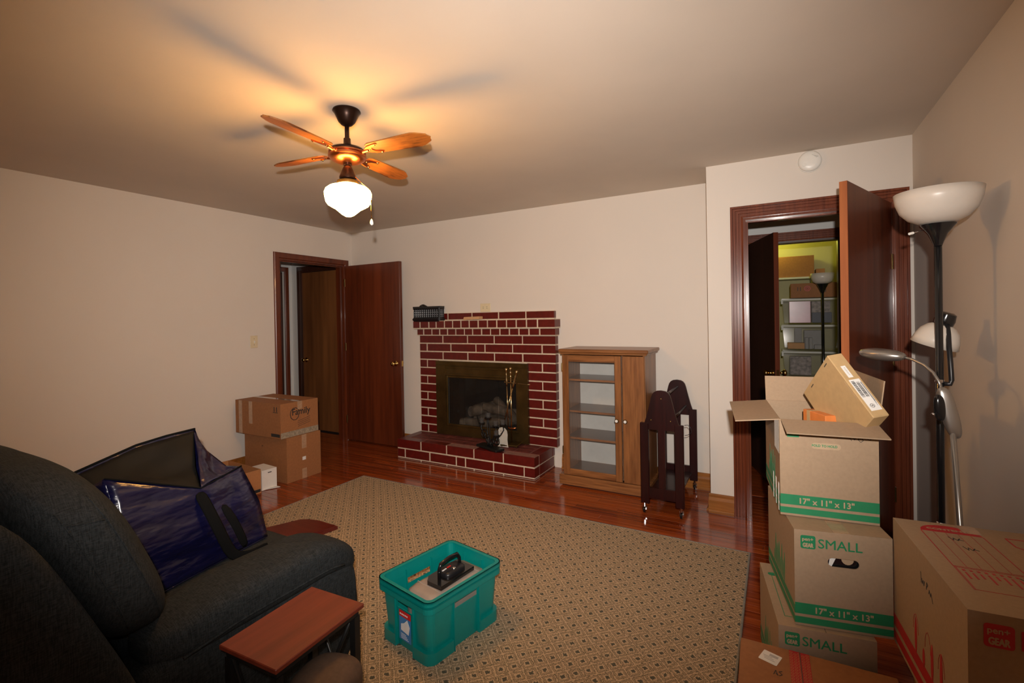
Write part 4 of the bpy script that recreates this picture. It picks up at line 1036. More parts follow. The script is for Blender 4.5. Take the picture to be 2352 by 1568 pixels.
lb = P('address_label', patch(MB(), rrect(0, 0.056, 0, 0.055, 0.003, 2), LMt, 0.0009), 'white_card', t)
m = MB(); x = 0.022
while x < 0.048: patch(m, rect(x, x+0.0012, 0.034, 0.046), LMt, 0.0013); x += 0.0022
for k in range(3): patch(m, rect(0.006+k*.004, 0.034+k*.006, 0.028-k*0.007, 0.0295-k*0.007), LMt, 0.0013)
P('label_print', m, 'print_grey', lb)
m = MB(); scribble(m, [(0.098, 0.215), (0.104, 0.236), (0.110, 0.214), (0.104, 0.222)], F, 0.002); scribble(m, [(0.122, 0.238), (0.113, 0.232), (0.122, 0.222), (0.113, 0.214)], F, 0.002)
P('handwriting', m, 'print_black', t, kind='stuff')

# big medium carton against the right wall
a = math.radians(4.6); bw_, bd_, bh_ = 0.355, 0.530, 0.400
c = at_corner(4.8195, -2.668, a, bw_, bd_)
t = thing('support_carton', 'plain brown carton under the large red-printed carton by the wall', 'moving box', (c[0]+0.012, c[1], 0.0008), a)
carton('carton_body', 0.30, 0.47, 0.328, 'cardboard_dark', t)
t = thing('medium_moving_box', 'large moving carton with red printing against the right wall', 'moving box', (c[0], c[1], 0.3300), a)
carton('carton_body', bw_, bd_, bh_, 'cardboard', t)
F = front(bw_, bd_, bh_); Lf = leftf(bw_, bd_, bh_); Tf = topf(bw_, bd_, bh_)
badge(t, F, 0.027, bh_-0.074, 0.052, 'print_red')
m = MB(); text_into(m, 'MEDIUM', 0.090, bh_-0.070, w=0.21, h=0.042, bold=0.0008, F=F, eps=0.0009); P('name_lettering', m, 'print_red', t)
m = MB(); patch(m, rect(0, bd_, 0.056, 0.092), Lf); patch(m, rect(0, bd_, 0.012, 0.040), Lf); patch(m, rect(0, bw_, 0.056, 0.092), F); patch(m, rect(0, bw_, 0.012, 0.040), F); P('printed_band', m, 'print_red', t)
m = MB()
for k in range(8):
    x = 0.20+k*0.03; hg = 0.06+0.08*abs(math.sin(1+k*1.1))
    if k % 2 == 0: patch(m, [(x+0.009*math.cos(q*PI/6), 0.085+hg*0.42+hg*0.42*math.sin(q*PI/6)) for q in range(12)], Lf)
    pts = [(x+0.02*math.cos(q*PI/6), 0.15+0.05*math.sin(q*PI/6)) for q in range(7)]
    if k % 3 == 0: scribble(m, pts, Lf, 0.0014)
P('printed_picture', m, 'print_red', t)
# contents form on top: header, ruled lines, check list
m = MB(); x0, x1, ya, yb_, yc = 0.050, 0.195, 0.455, 0.225, 0.105
hd = [(x0, ya), (x1, ya)]+[((x0+x1)/2+(x1-x0)/2*math.cos(q*PI/10), ya+0.056*math.sin(q*PI/10)) for q in range(1, 10)]
patch(m, hd, Tf)
for k in range(6):
    x = x0+(x1-x0)*k/5; patch(m, line_pts((x, ya), (x, yb_), 0.0022 if k in (0, 5) else 0.0010), Tf)
for p, q in (((x0, yb_), (x1, yb_)), ((x0, yb_-0.006), (x1, yb_-0.006)), ((x0, yc), (x1, yc)), ((x0, yb_), (x0, yc)), ((x1, yb_), (x1, yc)), ((x0+0.003, yb_), (x0+0.003, yc))): patch(m, line_pts(p, q, 0.0014), Tf)
rnd = random.Random(9)
for k in range(9):
    x = x0+0.012+k*0.0148; patch(m, rect(x, x+0.006, yb_-0.022, yb_-0.014), Tf)
    patch(m, rect(x+0.001, x+0.005, yb_-0.030-rnd.uniform(0.02, 0.05), yb_-0.030), Tf)
P('contents_form', m, 'print_red', t)
m = MB(); TR = Tf @ Matrix.Translation((x0+0.020, ya+0.014, 0)); text_into(m, 'CONTENTS', 0, 0, w=0.105, h=0.013, bold=0.001, F=TR, eps=0.0012); P('form_heading', m, 'cardboard_pale', t)
m = MB(); q0 = (0.255, 0.415); pts = [(0.250, 0.470), (0.250, 0.415), (0.300, 0.360), (0.345, 0.415), (0.345, 0.470), (0.250, 0.470)]
scribble(m, pts, Tf, 0.004); P('corner_print', m, 'print_red', t)
m = MB()
for bx, by in ((0.105, 0.425), (0.118, 0.365)):
    scribble(m, [(bx, by), (bx+0.006, by-0.022), (bx+0.010, by-0.004), (bx+0.016, by-0.022), (bx+0.024, by-0.006), (bx+0.018, by-0.014), (bx+0.030, by-0.018)], Tf, 0.0018)
scribble(m, [(0.172, 0.205), (0.180, 0.190), (0.186, 0.203), (0.200, 0.180)], Tf, 0.0022)
scribble(m, [(0.245, 0.345), (0.247, 0.315)], Lf, 0.0022); scribble(m, [(0.253, 0.330), (0.255, 0.316), (0.262, 0.328), (0.268, 0.316), (0.272, 0.330)], Lf, 0.0022)
scribble(m, [(0.285, 0.315), (0.288, 0.335), (0.296, 0.332), (0.288, 0.322)], Lf, 0.0022); scribble(m, [(0.302, 0.312), (0.306, 0.324), (0.314, 0.310), (0.318, 0.322), (0.330, 0.300)], Lf, 0.0022)
P('handwriting', m, 'print_black', t, kind='stuff')
m = MB(); patch(m, rect(bw_/2-0.022, bw_/2+0.022, 0.47, bd_), Tf, 0.001); P('packing_tape', m, 'box_tape', t)

# left hand cartons by the doorway
t = thing('brown_moving_box', 'plain brown taped carton standing on the floor by the left doorway', 'moving box', (0.435, -1.265, 0.0008), math.radians(0))
carton('carton_body', 0.60, 0.350, 0.392, 'cardboard_dark', t)
Rf = Matrix(((0, 0, 1, 0.30), (1, 0, 0, -0.175), (0, 1, 0, 0), (0, 0, 0, 1)))   # +x face
P('shipping_label', patch(MB(), rect(0.155, 0.190, 0.165, 0.195), Rf, 0.001), 'white_card', t)
m = MB(); patch(m, rect(0.150, 0.198, 0.27, 0.392), Rf, 0.0009); patch(m, rect(0.150, 0.198, 0.0, 0.09), Rf, 0.0009); P('packing_tape', m, 'box_tape', t)
m = MB(); scribble(m, [(-0.05, 0.29), (-0.03, 0.30), (-0.04, 0.285)], Matrix.Translation((0, -0.175, 0)) @ Matrix.Rotation(PI/2, 4, 'X'), 0.003); P('handwriting', m, 'print_black', t, kind='stuff')
TILT = Matrix.Translation((0.395, -1.283, 0.3955)) @ Matrix.Rotation(math.radians(-1.0), 4, 'Y')
t = thing('black_printed_box', 'brown carton with faded black printing, upper one by the left doorway', 'moving box', (0.395, -1.290, 0.3935), math.radians(0.5))
UWd, UD, UH = 0.640, 0.385, 0.300
carton('carton_body', UWd, UD, UH, 'cardboard_dark', t); closed_top(t, UWd, UD, UH, 'cardboard_dark', along='x')
Rf = Matrix(((0, 0, 1, UWd/2), (1, 0, 0, -UD/2), (0, 1, 0, 0), (0, 0, 0, 1))); Ff = front(UWd, UD, UH)
m = MB(); text_into(m, 'Family', 0.115, 0.165, w=0.185, h=0.075, bold=0.0015, F=Rf)
scribble(m, [(0.14+0.045*math.cos(q*PI/5), 0.195+0.055*math.sin(q*PI/5)) for q in range(11)], Rf, 0.006)
for k in range(4): patch(m, line_pts((0.17, 0.125-k*0.016), (0.30, 0.150-k*0.016), 0.003), Rf)
P('faded_print', m, 'print_black', t)
m = MB(); text_into(m, '11', UWd-0.085, UH-0.068, w=0.040, h=0.040, bold=0.002, F=Ff); patch(m, rect(UWd-0.10, UWd-0.035, UH-0.078, UH-0.073), Ff); patch(m, rect(UWd-0.13, UWd-0.012, 0.012, 0.040), Ff); P('handling_marks', m, 'print_black', t)
P('clear_tape', patch(MB(), rect(0.0, UD, 0.0, 0.050), Rf, 0.0011), 'clear_tape', t)
P('clear_tape', patch(MB(), rect(0.05, 0.10, 0.0, UH), Ff, 0.0011), 'box_tape', t); P('clear_tape', patch(MB(), rect(0.20, 0.25, 0.10, UH), Ff, 0.0011), 'box_tape', t)
# low open carton and white box in front of the stack
a = math.radians(0); 
t = thing('open_brown_box', 'low open brown box on the floor behind the blue bag', 'box', (0.472, -1.735, 0.0008), math.radians(-3))
carton('carton_body', 0.50, 0.150, 0.195, 'cardboard_orange', t, lid=False, th=0.004)
m = MB(); m.box(0.2501, 0.2508, -0.070, 0.070, 0.010, 0.034); P('printed_bar', m, 'print_black', t)
t = thing('white_box', 'small white box with a torn flap on the floor beside the carton stack', 'box', (0.600, -1.575, 0.0008), math.radians(-4))
carton('carton_body', 0.20, 0.130, 0.165, 'white_card', t, lid=True)
P('torn_flap', MB().prism([(0.10, -0.06), (0.150, 0.05), (0.152, 0.065), (0.10, 0.06)], 0.004, 0.007), 'white_card', t)
P('printed_mark', MB().box(0.1001, 0.1006, -0.012, 0.02, 0.135, 0.142), 'print_black', t)

# ================================================================== RECLINER
t = thing('recliner', 'charcoal grey fabric recliner facing the fireplace, nearest the camera', 'armchair', (2.45, -3.15, RUG))
SX0, SX1 = 1.98, 2.94
def lean(k, z0=0.0): return lambda c: Vector((c.x, c.y-(c.z-z0)*k, c.z))
P('seat_base', MB().rbox((2.46, -3.06, 0.17), (0.33, 0.36, 0.155), 8, 10), 'charcoal_fabric', t, world=True, smooth=True)
P('seat_cushion', MB().rbox((2.44, -3.03, 0.355), (0.285, 0.365, 0.085), 4.5, 12), 'charcoal_fabric', t, world=True, smooth=True)
P('foot_panel', MB().rbox((2.44, -2.665, 0.20), (0.28, 0.035, 0.17), 5, 8), 'charcoal_fabric', t, world=True, smooth=True)
for nm, cx in (('right', 2.825), ('left', 2.095)):
    sgn = 1 if cx > 2.4 else -1
    a_ = P('arm', MB().rbox((cx+sgn*0.012, -3.085, 0.235), (0.098, 0.395, 0.215), 7, 12, lambda c: Vector((c.x, c.y+0.02*(1-abs(c.z)/0.23), c.z))), 'charcoal_fabric', t, world=True, smooth=True)
    P('arm_pad', MB().rbox((cx, -3.045, 0.482), (0.125, 0.385, 0.075), 3.4, 16, lambda c: Vector((c.x, c.y, c.z-max(0, c.y-0.16)**2*1.6-max(0, -c.y-0.15)*0.10))), 'charcoal_fabric', a_, world=True, smooth=True)
    P('front_roll', MB().rbox((cx, -2.715, 0.265), (0.100, 0.040, 0.170), 3.2, 10), 'charcoal_fabric', a_, world=True, smooth=True)
    sm = []
    for k in range(19):
        y = -3.36+k*0.0325; sm.append((cx+sgn*0.124, y, 0.455-max(0, (y+3.035)-0.16)**2*1.6-max(0, -(y+3.035)-0.15)*0.10))
    P('piping', MB().tube(sm, 0.004, 6), 'charcoal_fabric', a_, world=True, smooth=True)
KB = 0.40
BR = P('backrest', MB().rbox((2.46, -3.500, 0.745), (0.462, 0.128, 0.285), 3.0, 18, lean(KB)), 'charcoal_fabric', t, world=True, smooth=True)
P('headrest', MB().rbox((2.36, -3.600, 0.930), (0.265, 0.115, 0.115), 2.8, 14, lean(KB)), 'charcoal_fabric', t, world=True, smooth=True)
P('back_shell', MB().rbox((2.46, -3.640, 0.560), (0.435, 0.060, 0.420), 6, 12, lean(0.30)), 'charcoal_fabric', t, world=True, smooth=True)
P('back_wing', MB().rbox((2.900, -3.640, 0.62), (0.040, 0.100, 0.36), 3.5, 12, lean(0.42)), 'charcoal_fabric', t, world=True, smooth=True)
from mathutils.bvhtree import BVHTree
def drape(o, pts, d):
    """drop a line of points along d onto mesh o"""
    W_ = WM[o]; tree = BVHTree.FromPolygons([W_ @ v.co for v in o.data.vertices], [tuple(p.vertices) for p in o.data.polygons]); out = []
    for p in pts:
        h = tree.ray_cast(Vector(p)-Vector(d)*0.6, Vector(d))
        if h[0] is not None: out.append(h[0]-Vector(d)*0.0006)
    return out
for y0, za, zb in ((-0.035, 0.56, 0.93), (0.045, 0.52, 0.95)):
    pts = drape(BR, [(2.9, -3.500+y0-(za+(zb-za)*k/24-0.745)*KB, za+(zb-za)*k/24) for k in range(25)], Vector((-1, 0, 0)))
    P('seam', MB().tube(pts, 0.0022, 6), 'charcoal_fabric', t, world=True, smooth=True)
pts = drape(BR, [(2.9, -3.500-0.035+0.08*k/10-(0.90-0.745)*KB, 0.90-0.012*k/10) for k in range(11)], Vector((-1, 0, 0)))
P('seam', MB().tube(pts, 0.0022, 6), 'charcoal_fabric', t, world=True, smooth=True)
for x in (2.10, 2.82):
    for y in (-3.45, -2.75): P('foot', MB().lathe([(.022, 0), (.026, 0.045)], (x, y, RUG+0.0005), 14), 'black_plastic', t, world=True)

# ================================================================== BLUE BAG
t = thing('tote_bag', 'large glossy navy blue tote bag slumped on the recliner seat', 'bag', (2.30, -3.0, 0.42))
def sheet(rows, mat, name, label=None, sub=0, solid=0.003, amp=0.007):
    m = MB(); bm = m.bm; rnd = random.Random(len(rows)*7+len(name))
    from mathutils import noise as mn
    def interp(a, b, q): return Vector(a).lerp(Vector(b), q)
    N_ = 9; R = []
    for r in rows:
        o = []
        for a, b in zip(r, r[1:]):
            for q in range(N_): o.append(interp(a, b, q/N_))
        o.append(Vector(r[-1])); R.append(o)
    RR2 = []
    for a, b in zip(R, R[1:]):
        for q in range(N_): RR2.append([u.lerp(v, q/N_) for u, v in zip(a, b)])
    RR2.append(R[-1])
    nr, nc = len(RR2), len(RR2[0])
    for _ in range(5):                                   # relax the inside so the sheet bends softly
        NR = [list(r) for r in RR2]
        for i in range(1, nr-1):
            for j in range(1, nc-1): NR[i][j] = (RR2[i-1][j]+RR2[i+1][j]+RR2[i][j-1]+RR2[i][j+1])/4
        RR2 = NR
    V = []
    for i, r in enumerate(RR2):
        row = []
        for j, p in enumerate(r):
            wgt = min(1, min(i, nr-1-i)/3)*min(1, min(j, nc-1-j)/3)
            d = mn.noise_vector(Vector((p.x*7, p.y*7, p.z*16)))*amp*2.2+mn.noise_vector(p*38)*amp*0.5
            row.append(bm.verts.new(p+d*wgt))
        V.append(row)
    for a, b in zip(V, V[1:]):
        for k in range(nc-1): bm.faces.new((a[k], a[k+1], b[k+1], b[k]))
    return P(name, m, mat, t, world=True, smooth=True, sub=sub, solid=solid, label=label)
# key corners
FBL = (2.55, -3.30, 0.450); FBR = (2.45, -2.765, 0.447)
FTL = (2.42, -3.34, 0.872); FTM = (2.485, -3.060, 0.760); FTR = (2.395, -2.845, 0.775)
BBL = (2.12, -3.32, 0.45); BBR = (2.05, -2.80, 0.45); BTL = (2.14, -3.34, 0.845); BTM = (2.12, -3.12, 0.90); BTR = (2.13, -2.895, 0.922)
mid = lambda a, b, q=0.5, o=(0, 0, 0): tuple(a[i]*(1-q)+b[i]*q+o[i] for i in range(3))
sheet([[FBL, mid(FBL, FBR, .5), FBR], [mid(FBL, FTL, .5, (.03, 0, 0)), (2.53, -3.06, 0.58), mid(FBR, FTR, .5, (.02, .01, 0))], [FTL, FTM, FTR]], 'blue_poly', 'front_panel')
sheet([[FBR, mid(FBR, BBR), BBR], [mid(FBR, FTR, .5, (0, .02, 0)), (2.26, -2.80, .60), mid(BBR, BTR, .5)], [FTR, (2.27, -2.90, .74), BTR]], 'blue_poly', 'side_panel')
sheet([[BBR, mid(BBR, BBL), BBL], [mid(BBR, BTR), (2.07, -3.06, .66), mid(BBL, BTL)], [BTR, BTM, BTL]], 'blue_poly', 'back_panel')
sheet([[BBL, mid(FBL, BBL), FBL], [mid(BBL, BTL), (2.32, -3.36, .62), mid(FBL, FTL)], [BTL, (2.28, -3.37, .80), FTL]], 'blue_poly', 'side_panel')
sheet([[FBL, mid(FBL, FBR), FBR], [mid(FBL, BBL), (2.29, -3.03, .452), mid(FBR, BBR)], [BBL, mid(BBL, BBR), BBR]], 'blue_poly', 'bag_base')
IN = [(0.010, 0, 0)]
o3 = lambda p, d: (p[0]+d[0], p[1]+d[1], p[2]+d[2])
sheet([[o3(BTR, (.012, -.012, -.006)), o3(BTM, (.012, 0, -.006)), o3(BTL, (.012, .012, -.006))], [(2.30, -2.985, .80), (2.30, -3.12, .78), (2.27, -3.32, .815)], [o3(FTM, (-.012, .004, -.004)), mid(FTM, FTL, .5, (-.014, 0, -.004)), o3(FTL, (-.012, 0, -.004))]], 'bag_lining', 'lining', amp=0.010)
sheet([[o3(BTR, (.010, -.010, -.004)), mid(BTR, FTR, .35, (-.01, -.02, -.03)), mid(BTR, FTR, .7, (-.01, 0, -.05)), o3(FTR, (-.01, 0, -.004))], [mid(BTR, FTM, .5, (0, 0, 0)), mid(FTM, BTR, .5, (.02, .03, -.02)), mid(FTM, FTR, .5, (-.05, 0, -.03)), mid(FTM, FTR, .9, (-.02, 0, -.01))], [FTM, mid(FTM, FTR, .3, (-.012, 0, 0)), mid(FTM, FTR, .6, (-.012, 0, 0)), mid(FTM, FTR, .95, (-.012, 0, 0))]], 'blue_poly', 'gusset', amp=0.008)
m = MB()
def strap(pts, wd, nrm=(1, 0, 0)):
    m = MB(); bm = m.bm; pts = [Vector(p) for p in pts]; L = []
    for i, p in enumerate(pts):
        tdir = (pts[min(i+1, len(pts)-1)]-pts[max(i-1, 0)]).normalized(); s_ = tdir.cross(Vector(nrm)).normalized()*wd/2
        L.append((bm.verts.new(p-s_), bm.verts.new(p+s_)))
    for a, b in zip(L, L[1:]): bm.faces.new((a[0], a[1], b[1], b[0]))
    return m
P('strap', strap([(2.485, -3.07, 0.750), (2.512, -3.065, 0.72), (2.545, -3.045, 0.64), (2.560, -3.02, 0.56), (2.560, -2.99, 0.48), (2.575, -2.95, 0.462), (2.575, -2.89, 0.455), (2.56, -2.83, 0.460)], 0.045), 'strap_black', t, world=True, smooth=True, solid=0.003, sub=1)
P('strap', strap([(2.515, -3.0, 0.685), (2.548, -2.975, 0.62), (2.555, -2.95, 0.55), (2.55, -2.925, 0.485)], 0.035), 'strap_black', t, world=True, smooth=True, solid=0.003, sub=1)
P('zip_edge', MB().tube([BTR, mid(BTR, BTM, .5, (0, 0, .004)), BTM, mid(BTM, BTL), BTL], 0.005, 6), 'strap_black', t, world=True, smooth=True)
P('front_edge', MB().tube([FTL, mid(FTL, FTM), FTM, mid(FTM, FTR), FTR], 0.003, 6), 'strap_black', t, world=True, smooth=True)

# ================================================================== BOARD ON THE RUG
t = thing('cherry_board', 'dark red wooden board with a notch lying flat on the rug', 'board', (1.70, -2.05, RUG+0.0005), 0)
bd = [(-0.30, -0.30), (-0.26, -0.10), (-0.153, 0.125), (-0.10, 0.155), (-0.02, 0.172), (0.173, 0.166), (0.150, 0.062), (0.200, 0.035), (0.297, -0.013), (0.285, -0.06), (0.12, -0.14), (0.02, -0.30)]
P('panel', MB().prism(bd, 0.0, 0.020), 'cherry_board', t)
P('raised_strip', MB().prism([(0.05, -0.075), (0.085, -0.085), (0.175, 0.150), (0.140, 0.160)], 0.020, 0.028), 'cherry_board', t)
P('raised_strip', MB().prism([(0.06, -0.09), (0.28, -0.045), (0.285, -0.02), (0.075, -0.06)], 0.020, 0.032), 'cherry_board', t)

# ================================================================== SIDE TABLE
TZ = 0.50
t = thing('side_table', 'small side table with reddish wood top and black metal frame beside the recliner', 'side table', (3.19, -3.165, RUG), 0)
ta = math.radians(-4)
Mt = Matrix.Translation((3.183, -3.165, 0)) @ Matrix.Rotation(math.radians(3), 4, 'Z')
def tb(*a, **k): return MB().box(*a, **k).xform(Mt)
P('table_top', tb(-0.117, 0.117, -0.160, 0.160, TZ-0.014, TZ, bev=0.002), 'table_top_wood', t, world=True)
P('apron', tb(-0.104, 0.104, -0.148, 0.148, TZ-0.034, TZ-0.0145), 'black_metal', t, world=True)
for sx in (-1, 1):
    for sy in (-1, 1): P('leg', tb(sx*0.095-0.011, sx*0.095+0.011, sy*0.140-0.011, sy*0.140+0.011, RUG+0.001, TZ-0.035), 'black_metal', t, world=True)
    P('stretcher', tb(-0.084, 0.084, sx*0.140-0.007, sx*0.140+0.007, 0.10, 0.114), 'black_metal', t, world=True)
for sy in (-1, 1):
    for s in (-1, 1): P('cross_brace', MB().tube([(s*-0.084, sy*0.140, 0.12), (s*0.084, sy*0.140, TZ-0.04)], 0.006, 8).xform(Mt), 'black_metal', t, world=True, smooth=True)
m = MB().tube([(3.325, -3.02, 0.44), (3.345, -3.10, 0.42), (3.36, -3.20, 0.36), (3.365, -3.28, 0.20), (3.37, -3.30, 0.022)], 0.005, 8)
m.xform(Matrix.Translation((-3.325, -3.02-0.0+3.02+3.02, -0.44)))
t = thing('ottoman', 'dark brown padded footstool beside the side table at the bottom edge', 'footstool', (3.325, -3.185, RUG+0.003), math.radians(15))
P('cushion', MB().rbox((0, 0, 0.350), (0.092, 0.104, 0.060), 2.8, 12), 'ottoman_fabric', t, smooth=True)
P('seat_frame', MB().lathe([(.080, 0), (.092, .008), (.092, .03), (.08, .034)], (0, 0, 0.25), 28), 'black_plastic', t, autosmooth=40)
for sx in (-1, 1):
    for sy in (-1, 1): P('leg', MB().tube([(sx*0.06, sy*0.07, 0.25), (sx*0.07, sy*0.10, 0.0)], [.013, .009], 10), 'black_metal', t, smooth=True)

# ================================================================== FLOOR LAMPS
LX, LY = 5.000, -1.690
t = thing('torchiere_lamp', 'tall black floor lamp with white bowl shade and a reading arm by the right wall', 'floor lamp', (LX, LY, 0.0))
P('base', MB().lathe([(.110, 0.001), (.112, .010), (.105, .020), (.04, .028), (.014, .034)], seg=36), 'black_gloss', t, autosmooth=40)
P('pole', MB().tube([(0, 0, 0.03), (0, 0, 1.68)], 0.0125, 16), 'black_gloss', t, smooth=True)
for z in (0.58, 1.13): P('pole_joint', MB().lathe([(.0128, -.006), (.0145, -.004), (.0145, .004), (.0128, .006)], (0, 0, z), 18), 'chrome', t)
P('shade_cup', MB().lathe([(.013, 1.650), (.018, 1.665), (.030, 1.695), (.055, 1.728), (.056, 1.732), (.020, 1.732)], seg=36), 'black_gloss', t, autosmooth=40)
P('bowl_shade', MB().lathe([(.030, 1.733), (.058, 1.738), (.090, 1.755), (.115, 1.783), (.129, 1.822), (.134, 1.858), (.131, 1.858), (.124, 1.822), (.110, 1.786), (.086, 1.760), (.030, 1.740)], seg=48, cap=False), 'frosted', t, smooth=True, label='white bowl shade')
sw_ = P('switch_rod', MB().tube([(-0.045, -0.02, 1.712), (-0.085, -0.045, 1.700)], 0.0015, 6), 'chrome', t)
P('switch_knob', MB().tube([(-0.082, -0.043, 1.701), (-0.096, -0.052, 1.697)], 0.005, 8), 'white_plastic', sw_)
ar = P('reading_arm', MB().tube([(0.012, -0.004, 1.120), (0.030, -0.004, 1.120), (0.034, -0.004, 1.135), (0.032, -0.002, 1.20), (0.034, 0.022, 1.26), (0.038, 0.045, 1.31), (0.042, 0.080, 1.36)], 0.0085, 12), 'black_plastic', t, smooth=True)
hd_dir = Vector((-0.30, 0.15, -1.0)).normalized(); hp = Vector((0.040, 0.092, 1.366))
P('lamp_socket', MB().lathe([(.020, -0.028), (.030, -0.022), (.034, 0.004), (.032, 0.022), (.028, 0.026)], hp, 24, hd_dir), 'black_gloss', ar, autosmooth=40)
P('reading_shade', MB().lathe([(.026, 0.020), (.045, 0.030), (.062, 0.050), (.072, 0.078), (.078, 0.110), (.075, 0.110), (.068, 0.078), (.058, 0.052), (.042, 0.034), (.024, 0.024)], hp, 36, hd_dir, cap=False), 'frosted', ar, smooth=True, label='white reading shade')

t = thing('gooseneck_lamp', 'silver gooseneck floor lamp with oval head in front of the black lamp', 'floor lamp', (5.001, -1.942, 0.0))
P('base', MB().lathe([(.095, 0.001), (.096, .010), (.086, .018), (.02, .024)], seg=36), 'silver', t, autosmooth=40)
P('pole', MB().tube([(0, 0, 0.02), (0.0, 0.005, 0.5), (-0.018, 0.030, 0.975)], 0.0085, 14), 'silver', t, smooth=True)
hb = P('lamp_body', MB().rbox((-0.026, 0.036, 1.045), (0.024, 0.018, 0.088), 2.8, 10, lambda c: Vector((c.x-c.z*0.20, c.y, c.z))), 'silver', t, smooth=True)
P('dark_inset', MB().rbox((-0.055, 0.022, 1.062), (0.016, 0.014, 0.046), 2.6, 8, lambda c: Vector((c.x-c.z*0.05, c.y, c.z))), 'black_gloss', hb, smooth=True)
P('chrome_button', MB().sphere((-0.074, 0.012, 1.040), 0.006, 12), 'chrome', hb, smooth=True)
gk = [(-0.045, 0.040, 1.125), (-0.050, 0.046, 1.15), (-0.062, 0.060, 1.18), (-0.082, 0.085, 1.205), (-0.110, 0.115, 1.222), (-0.132, 0.140, 1.228)]
P('gooseneck', MB().tube(gk, 0.0052, 10), 'silver', t, smooth=True)
hM = Matrix.Translation((-0.186, 0.190, 1.234)) @ Matrix.Rotation(math.radians(-43), 4, 'Z') @ Matrix.Rotation(math.radians(3), 4, 'Y')
hd_ = P('lamp_head', MB().rbox((0, 0, 0), (0.082, 0.048, 0.028), 2.3, 14, lambda c: Vector((c.x, c.y*(1-0.25*max(0, c.x/0.075)), c.z*(0.75 if c.z > 0 else 0.9)))).xform(hM), 'silver', t, smooth=True)
P('head_collar', MB().tube([(-0.128, 0.136, 1.228), (-0.142, 0.150, 1.229)], 0.010, 14), 'chrome', hd_, smooth=True)

# ================================================================== STORAGE ROOM SEEN THROUGH THE SECOND DOORWAY
BN = ['bottom clear bin', 'second clear bin from the floor', 'clear bin with a flowered bag, third of the stack', 'clear bin with small cartons, fourth of the stack', 'top clear bin with pink paper']
bx0, bx1, by0, by1 = 4.500, 5.060, 1.90, 2.28
bh = 0.282
for k in range(5):
    z0 = 0.002+k*bh*1.006+0.14*(1 if k > 5 else 0); z0 = 0.158+(k)*0.2835 if True else z0
    lab = ['clear storage bin at the bottom of the stack in the far room', 'clear storage bin, second from the bottom of the stack in the far room', 'clear storage bin holding a flowered bag in the far room', 'clear storage bin holding small cartons in the far room', 'topmost clear storage bin holding pink paper in the far room'][k]
    t = thing('storage_bin', lab, 'storage bin', ((bx0+bx1)/2, (by0+by1)/2, z0), group='clear bins in the far room')
    m = MB(); bm = m.bm; w2, d2 = 0.265, 0.18
    A = [bm.verts.new((x*0.92, y*0.92, 0)) for x, y in ((-w2, -d2), (w2, -d2), (w2, d2), (-w2, d2))]; B = [bm.verts.new((x, y, 0.255)) for x, y in ((-w2, -d2), (w2, -d2), (w2, d2), (-w2, d2))]
    bm.faces.new(A[::-1])
    for q in range(4): bm.faces.new((A[q], A[(q+1) % 4], B[(q+1) % 4], B[q]))
    P('bin_body', m, 'bin_plastic', t)
    P('lid', MB().box(-w2-0.012, w2+0.012, -d2-0.012, d2+0.012, 0.255, 0.272, bev=0.006), 'bin_plastic', t); P('rim', MB().box(-w2-0.014, w2+0.014, -d2-0.014, -d2-0.004, 0.246, 0.262), 'cabinet_back', t)
    for s in (-1, 1): P('latch', MB().box(s*(w2+0.004)-0.01, s*(w2+0.004)+0.01, -d2-0.012, -d2+0.05, 0.21, 0.262), 'cabinet_back', t)
m = MB().box(4.45, 5.10, 1.86, 2.32, 0.0, 0.155, bev=0.004)
single('low_bench', MB().box(-0.325, 0.325, -0.23, 0.23, 0.0, 0.155, bev=0.004), 'dark_door_wood', 'low dark bench under the stack of clear bins in the far room', 'bench', (4.78, 2.09, 0.0008))
m.bm.free()
def inbin(k): return 0.158+k*0.2835+0.003
def sbox(name, mat, label, cat, x0, x1, y0, y1, z0, z1, **k):
    return single(name, MB().box(-(x1-x0)/2, (x1-x0)/2, -(y1-y0)/2, (y1-y0)/2, 0, z1-z0, bev=0.003), mat, label, cat, ((x0+x1)/2, (y0+y1)/2, z0), **k)
sbox('pink_paper_pack', 'pink_paper', 'pink wrapped paper pack in the top clear bin', 'paper pack', 4.58, 4.78, 1.965, 2.10, inbin(4), inbin(4)+0.235)
sbox('pale_pink_pack', 'floral', 'pale patterned pack behind in the top clear bin', 'paper pack', 4.79, 4.96, 1.99, 2.15, inbin(4)+0.0, inbin(4)+0.23)
sbox('navy_folder', 'navy', 'dark blue folder in front inside the top clear bin', 'folder', 4.79, 4.97, 1.966, 1.985, inbin(4), inbin(4)+0.11)
sbox('orange_carton', 'orange_box', 'flat orange carton in the fourth clear bin', 'box', 4.56, 4.72, 1.965, 2.10, inbin(3), inbin(3)+0.065)
sbox('white_bottle_box', 'dim_card', 'narrow white carton right of the orange carton in the bin', 'box', 4.725, 4.757, 1.965, 2.03, inbin(3), inbin(3)+0.125)
sbox('white_bottle_box', 'dim_card', 'second narrow white carton right of the orange carton', 'box', 4.762, 4.794, 1.965, 2.03, inbin(3), inbin(3)+0.122)
sbox('small_grey_box', 'print_grey', 'small grey carton at the right inside the fourth clear bin', 'box', 4.81, 4.88, 1.965, 2.03, inbin(3), inbin(3)+0.045)
sbox('white_card_pack', 'dim_card', 'square pale pack standing at the back of the fourth clear bin', 'paper pack', 4.63, 4.70, 2.11, 2.14, inbin(3), inbin(3)+0.225)
sbox('pale_long_box', 'dim_card', 'long pale carton at the back of the fourth clear bin', 'box', 4.72, 4.90, 2.05, 2.15, inbin(3), inbin(3)+0.20)
sbox('flowered_bag', 'floral', 'flowered gift bag in the third clear bin', 'gift bag', 4.58, 4.78, 1.965, 2.05, inbin(2), inbin(2)+0.20)
